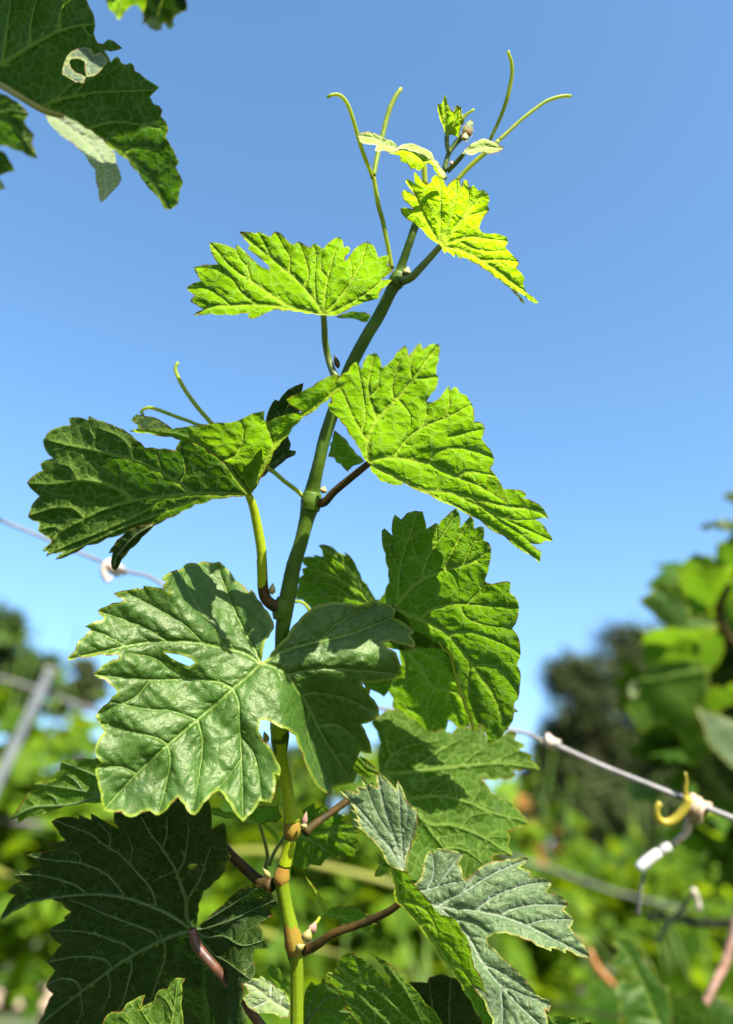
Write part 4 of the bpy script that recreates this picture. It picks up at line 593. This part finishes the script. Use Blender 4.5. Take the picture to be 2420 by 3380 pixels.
# white plastic clip on its hanging wire
cl = empty('wire_clip', Pn(2130, 2850, .56), 'white plastic clip on a thin grey wire under the tendril tangle, right', 'clip')
tube('clip_body', row('12: 965,1092 1000,1060 1060,1010 1110,975', .56, [15,17,16,14]), plain_mat('white_plastic', (.75,.72,.68), (.82,.80,.76), rough=.4, sc=20), cl)
tube('clip_neck', row('12: 1115,975 1150,950 1185,930', .562, [12,15,12]), plain_mat('grey_plastic', (.5,.47,.45), (.6,.55,.5), rough=.5, sc=20), cl)
tube('wire_end', row('12: 1010,1120 990,1180 980,1240 975,1300 960,1420', .57, [5,5]), M_wire, cl)
ck = empty('wire_clip', Pn(2300, 2960, .66), 'small beige knobbed clip on a dark slanting wire, low at the right', 'clip')
tube('clip_body', row('12: 1345,1230 1360,1270 1375,1300 1380,1350 1385,1380', .66, [8,10,7,11,9]), M_twp, ck)
tube('wire_end', row('12: 1350,1250 1290,1340 1220,1420 1160,1500 1090,1600', [.67,.75], 6), M_wire, ck)
thing_tube('vine_cane', row('12: 1030,1420 1150,1425 1250,1450 1400,1475 1500,1480 1624,1470 1800,1500', [1.1,.95], [10,12,13]), plain_mat('dark_cane', (.03,.018,.012), (.07,.04,.025), rough=.7), 'dark bare cane lying level across the foliage at lower right', 'cane')
# grey metal stake leaning at the left
p0, p1 = Pn(166, 2215, 2.1), Pn(10, 2545, 1.9); dv = (p1-p0); base = p0+dv*(p0[2]/(-dv[2]))
sk = empty('metal_stake', base, 'blurred light grey metal stake leaning at the left border', 'stake')
V, Fc = tube_geo(np.array([p0, p0*.5+p1*.5, p1, base]), .0175, 4); mesh('post', np.array(V), Fc, plain_mat('zinc', (.10,.115,.12), (.16,.175,.18), rough=.9, sc=8, spec=.05), sk, base, smooth=False)
V, Fc = tube_geo(np.array([p0-(dv)*.02, p0+dv*.02]), .021, 4); mesh('cap', np.array(V), Fc, M_wire, sk, base, smooth=False)
M_yline = plain_mat('yellow_line', (.20,.22,.02), (.28,.29,.03), rough=.6, sc=10)
G = 'yellow lines strung low between the rows'
thing_tube('plastic_line', row('0: -60,1905 60,1945 300,1925 560,1885 700,1915 880,1960 1100,2030 1300,2090', [2.2,1.9], [10,11,9]), M_yline, 'upper yellow-green line crossing behind the reddish nodes of the stem', 'line', G)
thing_tube('plastic_line', row('0: 520,2045 640,2085 800,2130 1000,2180 1300,2240 1700,2330', [2.2,1.9], [9,9,8]), M_yline, 'lower yellow line passing behind the stem below its lowest node', 'line', G)
thing_tube('plastic_line', row('0: 1180,2215 1350,2250 1700,2330', [1.2,1.1], [7,7]), M_yline, 'thin yellow line below the silvery leaf at the bottom right', 'line', G)
thing_tube('trellis_wire', row('13: -100,1140 100,1190 330,1270 600,1370 900,1470 1400,1650', [2.6,2.4], [8,8]), M_wire, 'blurred pale wire behind the grey stake, upper one', 'wire')
thing_tube('trellis_wire', row('13: -100,2080 200,2110 500,2150 900,2230 ', [2.4,2.3], [10,10]), M_wire, 'blurred pale wire low at the left, below the dark leaf', 'wire')
thing_tube('trellis_wire', row('12: 0,980 400,1110 800,1250 1300,1380', [2.2,2.0], [5,5]), M_wire, 'faint wire crossing the foliage right of the silvery leaf', 'wire')

# ================================================================ GROUND AND FAR VEGETATION
def ground_mat():
    m, t, out = nodes('ground'); q = N(t); co = q.obj()
    a = q.mix(q.ramp(q.noise(co, 1.2, 6), .4, .6), (.05,.09,.015), (.16,.13,.07)); a = q.mix(q.ramp(q.noise(co, 14, 5), .35, .7), a, (.09,.13,.02))
    a = q.mix(.45, a, (0, 0, 0)); p = q.n('ShaderNodeBsdfPrincipled'); q.set(p.inputs['Base Color'], a); p.inputs['Roughness'].default_value = .9
    b = q.n('ShaderNodeBump'); q.set(b.inputs['Height'], q.noise(co, 20, 6)); b.inputs['Distance'].default_value = .05; q.set(p.inputs['Normal'], b.outputs[0])
    t.links.new(p.outputs[0], out.inputs[0]); return m
xs = np.r_[-1500, -300, -80, np.linspace(-30, 30, 41), 80, 300, 1500]; ys = np.r_[-300, -50, -10, np.linspace(-4, 50, 41), 100, 400, 1500]
gxx, gyy = np.meshgrid(xs, ys); gz = .04*np.sin(gxx*1.1)*np.cos(gyy*.9); n0 = len(xs)
V = np.stack([gxx.ravel(), gyy.ravel(), gz.ravel()-.05], -1)
Fc = [(j*n0+i, j*n0+i+1, (j+1)*n0+i+1, (j+1)*n0+i) for j in range(len(ys)-1) for i in range(n0-1)]
tag(mesh('ground', V, Fc, ground_mat(), None, (0, 0, 0)), kind='structure')
pv = []; 
for t in np.linspace(0, 1, 30):
    x = -11+t*9; y = 9.0+.8*math.sin(t*3)*.3
    for k_ in range(5): pv.append((x, y+(k_-2)*.45, .02+.02*math.sin(x*3+k_)))
tag(mesh('path', pv, [(i*5+k_, (i+1)*5+k_, (i+1)*5+k_+1, i*5+k_+1) for i in range(29) for k_ in range(4)], plain_mat('sandy_soil', (.50,.34,.22), (.70,.52,.38), rough=.95, sc=3, spec=.1), None, (0, 0, 0)), kind='structure')

F_vine = far_leaf_mat('row_vine_leaves', (.022,.075,.004), (.12,.22,.008), (.42,.58,.008), .45)
F_vine2 = far_leaf_mat('row_vine_leaves_yellowing', (.035,.095,.005), (.15,.27,.008), (.46,.66,.008), .45)
F_tree = far_leaf_mat('tree_leaves', (.03,.06,.015), (.07,.12,.025), (.12,.2,.02), .25)
F_pine = far_leaf_mat('pine_needles', (.022,.036,.010), (.085,.105,.032), (.05,.07,.02), .12)
F_autumn = far_leaf_mat('orange_leaves', (.32,.12,.03), (.45,.20,.05), (.6,.25,.05), .3)
M_bark = plain_mat('bark', (.06,.04,.03), (.14,.10,.07), rough=.9, sc=12, bump=.6)
def row_vine(x, y, h, w_, n, mat, label, seed, size=.108, lo=.55, group='grapevines in the rows behind'):
    r = np.random.default_rng(seed); o = empty('grapevine', (x, y, -.03), label, 'vine', group)
    C = np.array([(x, y, -.05), (x+.03, y, .3), (x-.02, y+.02, .6), (x+.02, y, .85), (x, y, 1.0)]); V, Fc = tube_geo(spline(C, .1), np.linspace(.035, .02, len(spline(C, .1))), 8)
    mesh('trunk', np.array(V), Fc, M_bark, o, C[0])
    # shoots first, then leaves along them, so that the crown has its own gaps and ragged top
    P = []; m = int(n/34)
    for i in range(m):
        bx = x+r.uniform(-w_, w_); by = y+r.normal(0, .12); top = h*(r.uniform(.72, 1.0))*(1-.08*abs(bx-x)/w_); lean = r.normal(0, .12, 2)
        for j in range(34):
            t = r.random(); P.append((bx+lean[0]*t+r.normal(0, .065), by+lean[1]*t+r.normal(0, .17), lo+(top-lo)*t**.85+r.normal(0, .04)))
    foliage('foliage', np.array(P), size, mat, o, (x, y, .6), seed=seed)
    V, Fc = [], []
    for i in range(6):
        bx = x+r.uniform(-w_, w_)*.8; Cc = np.array([(x, y, .9), (bx, y, 1.0), (bx+.03, y-.05, h*.8), (bx+r.normal(0, .1), y, h*1.05)]); tube_geo(spline(Cc, .08), .004, 5, V, Fc)
    mesh('canes', np.array(V), Fc, M_stem, o, (x, y, .9))
    return o
names = ['tall leafy row vine with dark green top at the left border, behind the stake', 'bright yellow-green row vine behind the grey stake', 'row vine seen left of the large glossy leaf, below the dark far tree', 'row vine behind the large glossy leaf',
         'row vine behind the lower stem, left of it', 'yellow-green row vine glimpsed right of the lower stem', 'row vine hidden mostly by the silvery leaf',]
for i, (x, y, h, n, mt) in enumerate([(-1.95, 2.9, 2.12, 1000, F_vine), (-1.35, 2.75, 2.0, 900, F_vine2), (-.85, 3.1, 1.86, 900, F_vine2), (-.3, 3.1, 1.85, 900, F_vine), (.12, 3.3, 1.72, 800, F_vine2), (.55, 3.5, 1.66, 800, F_vine2), (1.05, 3.6, 1.56, 700, F_vine)]):
    row_vine(x, y, h, .34, n, mt, names[i], 20+i, lo=1.0 if i < 2 else .55)
names = ['row vine right of the silvery leaf, with an orange-brown shoot beside it', 'bright row vine left of the white clip', 'row vine behind the white clip', 'row vine at the right border behind the small beige clip']
for i, (x, y, h, n) in enumerate([(1.62, 4.3, 1.50, 800), (2.15, 4.4, 1.48, 800), (2.7, 4.5, 1.46, 800), (3.25, 4.6, 1.42, 700)]):
    row_vine(x, y, h, .36, n, F_vine if i % 2 else F_vine2, names[i], 50+i)
low = ['low dense vine close behind the red petiole at the bottom left', 'low dense vine behind the foot of the stem', 'low dense vine behind the silvery leaf and its petiole', 'low dense vine with yellow leaves right of the bottom silvery lobe', 'low vine filling the bottom right corner']
for i, (x, y, h) in enumerate([(-.95, 2.3, 1.05), (-.1, 2.2, 1.12), (.55, 2.2, 1.08), (1.0, 2.3, 1.12), (1.5, 2.4, 1.15)]):
    if i == 0: continue
    row_vine(x, y, h, .32, 620, F_vine2 if i in (1, 3) else F_vine, low[i], 70+i, size=.11)
# orange shoot
oc = pts('12: 235,880')[0]; r = np.random.default_rng(3); c0 = Pn(oc[0], oc[1], 3.4)
tag(foliage('withered_shoot', np.array([c0+r.normal(0, 1, 3)*[.03, .03, .09] for _ in range(26)]), .10, F_autumn, None, c0, seed=4), 'orange-brown withered shoot right of the pale lower leaf', 'shoot')
thing_tube('vine_cane', row('12: 620,1660 660,1750 720,1830 790,1900', 1.0, [10,13,10]), plain_mat('orange_cane', (.38,.14,.04), (.50,.22,.07), rough=.6), 'short orange cane just beyond the tip of the silvery leaf', 'cane')

def tree(name, x, y, h, rad, n, size, mat, label, cat, seed, needle=False, lo=.25, group=None, nc=26, cs=.36):
    r = np.random.default_rng(seed); o = empty(name, (x, y, -.05), label, cat, group)
    V, Fc = tube_geo(spline(np.array([(x, y, -.1), (x+.1, y, h*.4), (x-.05, y, h*.9)]), .5), np.linspace(.03*h, .006*h, len(spline(np.array([(x, y, -.1), (x+.1, y, h*.4), (x-.05, y, h*.9)]), .5))), 8); 
    clumps = []
    for i in range(nc):
        a = r.uniform(0, 6.28); t = r.uniform(lo, 1); rr_ = rad*math.sqrt(r.random())*(1.0-.55*max(0, t-.5)/.5)
        c = np.array([x+rr_*math.cos(a), y+rr_*math.sin(a), h*t-.1*h*rr_/rad]); clumps.append(c)
        tube_geo(np.array([(x, y, max(.3, c[2]-.25*rr_-.3)), (c+[x, y, c[2]])/2, c]), [.012*h, .008*h, .004*h], 6, V, Fc)
    mesh('trunk', np.array(V), Fc, M_bark, o, (x, y, 0))
    P = []
    for c in clumps:
        k_ = n//nc; dd = r.normal(0, 1, (k_, 3)); dd /= np.linalg.norm(dd, axis=1)[:, None]; P.append(c+dd*(r.random((k_, 1))**.4)*rad*cs*np.array([1, 1, .62]))
    foliage('crown', np.vstack(P), size, mat, o, (x, y, h*.5), needle=needle, seed=seed); return o
G = 'pines beyond the rows on the right'
tree('pine_tree', 5.5, 19, 6.0, 1.2, 16000, .36, F_pine, 'greyish pine just right of the broad middle leaf, left one of the far pines', 'tree', 5, True, lo=.08, group=G, nc=80, cs=.52)
tree('pine_tree', 7.3, 20, 7.3, 1.35, 16000, .36, F_pine, 'tallest of the far pines, beside the blurred shoot at the right', 'tree', 6, True, lo=.08, group=G, nc=80, cs=.52)
tree('pine_tree', 9.8, 22, 6.4, 2.0, 14000, .38, F_pine, 'far pine mostly hidden by the blurred shoot at the right border', 'tree', 8, True, lo=.08, group=G, nc=80, cs=.52)
tree('bushy_tree', -4.75, 8.6, 4.05, 1.25, 9000, .15, F_tree, 'dense green bushy tree rising above the row vines at the left border', 'tree', 9, lo=.2)
tree('bushy_tree', -8.3, 22, 6.7, 1.2, 5000, .2, F_pine, 'small dark far tree just left of the large glossy leaf', 'tree', 10, lo=.3)
for i, (x, y, h, r_) in enumerate([(-13, 27, 4.6, 2.5), (-3.5, 27, 4.6, 3.0), (2.0, 28, 4.2, 3.0), (7.6, 26, 5.6, 2.6), (13, 28, 6.0, 3.0)]):
    tree('bushy_tree', x, y, h, r_, 9000, .34, F_pine if i > 2 else F_tree, ['far hedge tree at the left border behind the rows', 'far hedge tree behind the large glossy leaf', 'far hedge tree behind the middle leaves', 'dark far hedge tree under the pines', 'far hedge tree at the right border'][i], 'tree', 30+i, lo=.12, group='hedge trees closing off the vineyard')
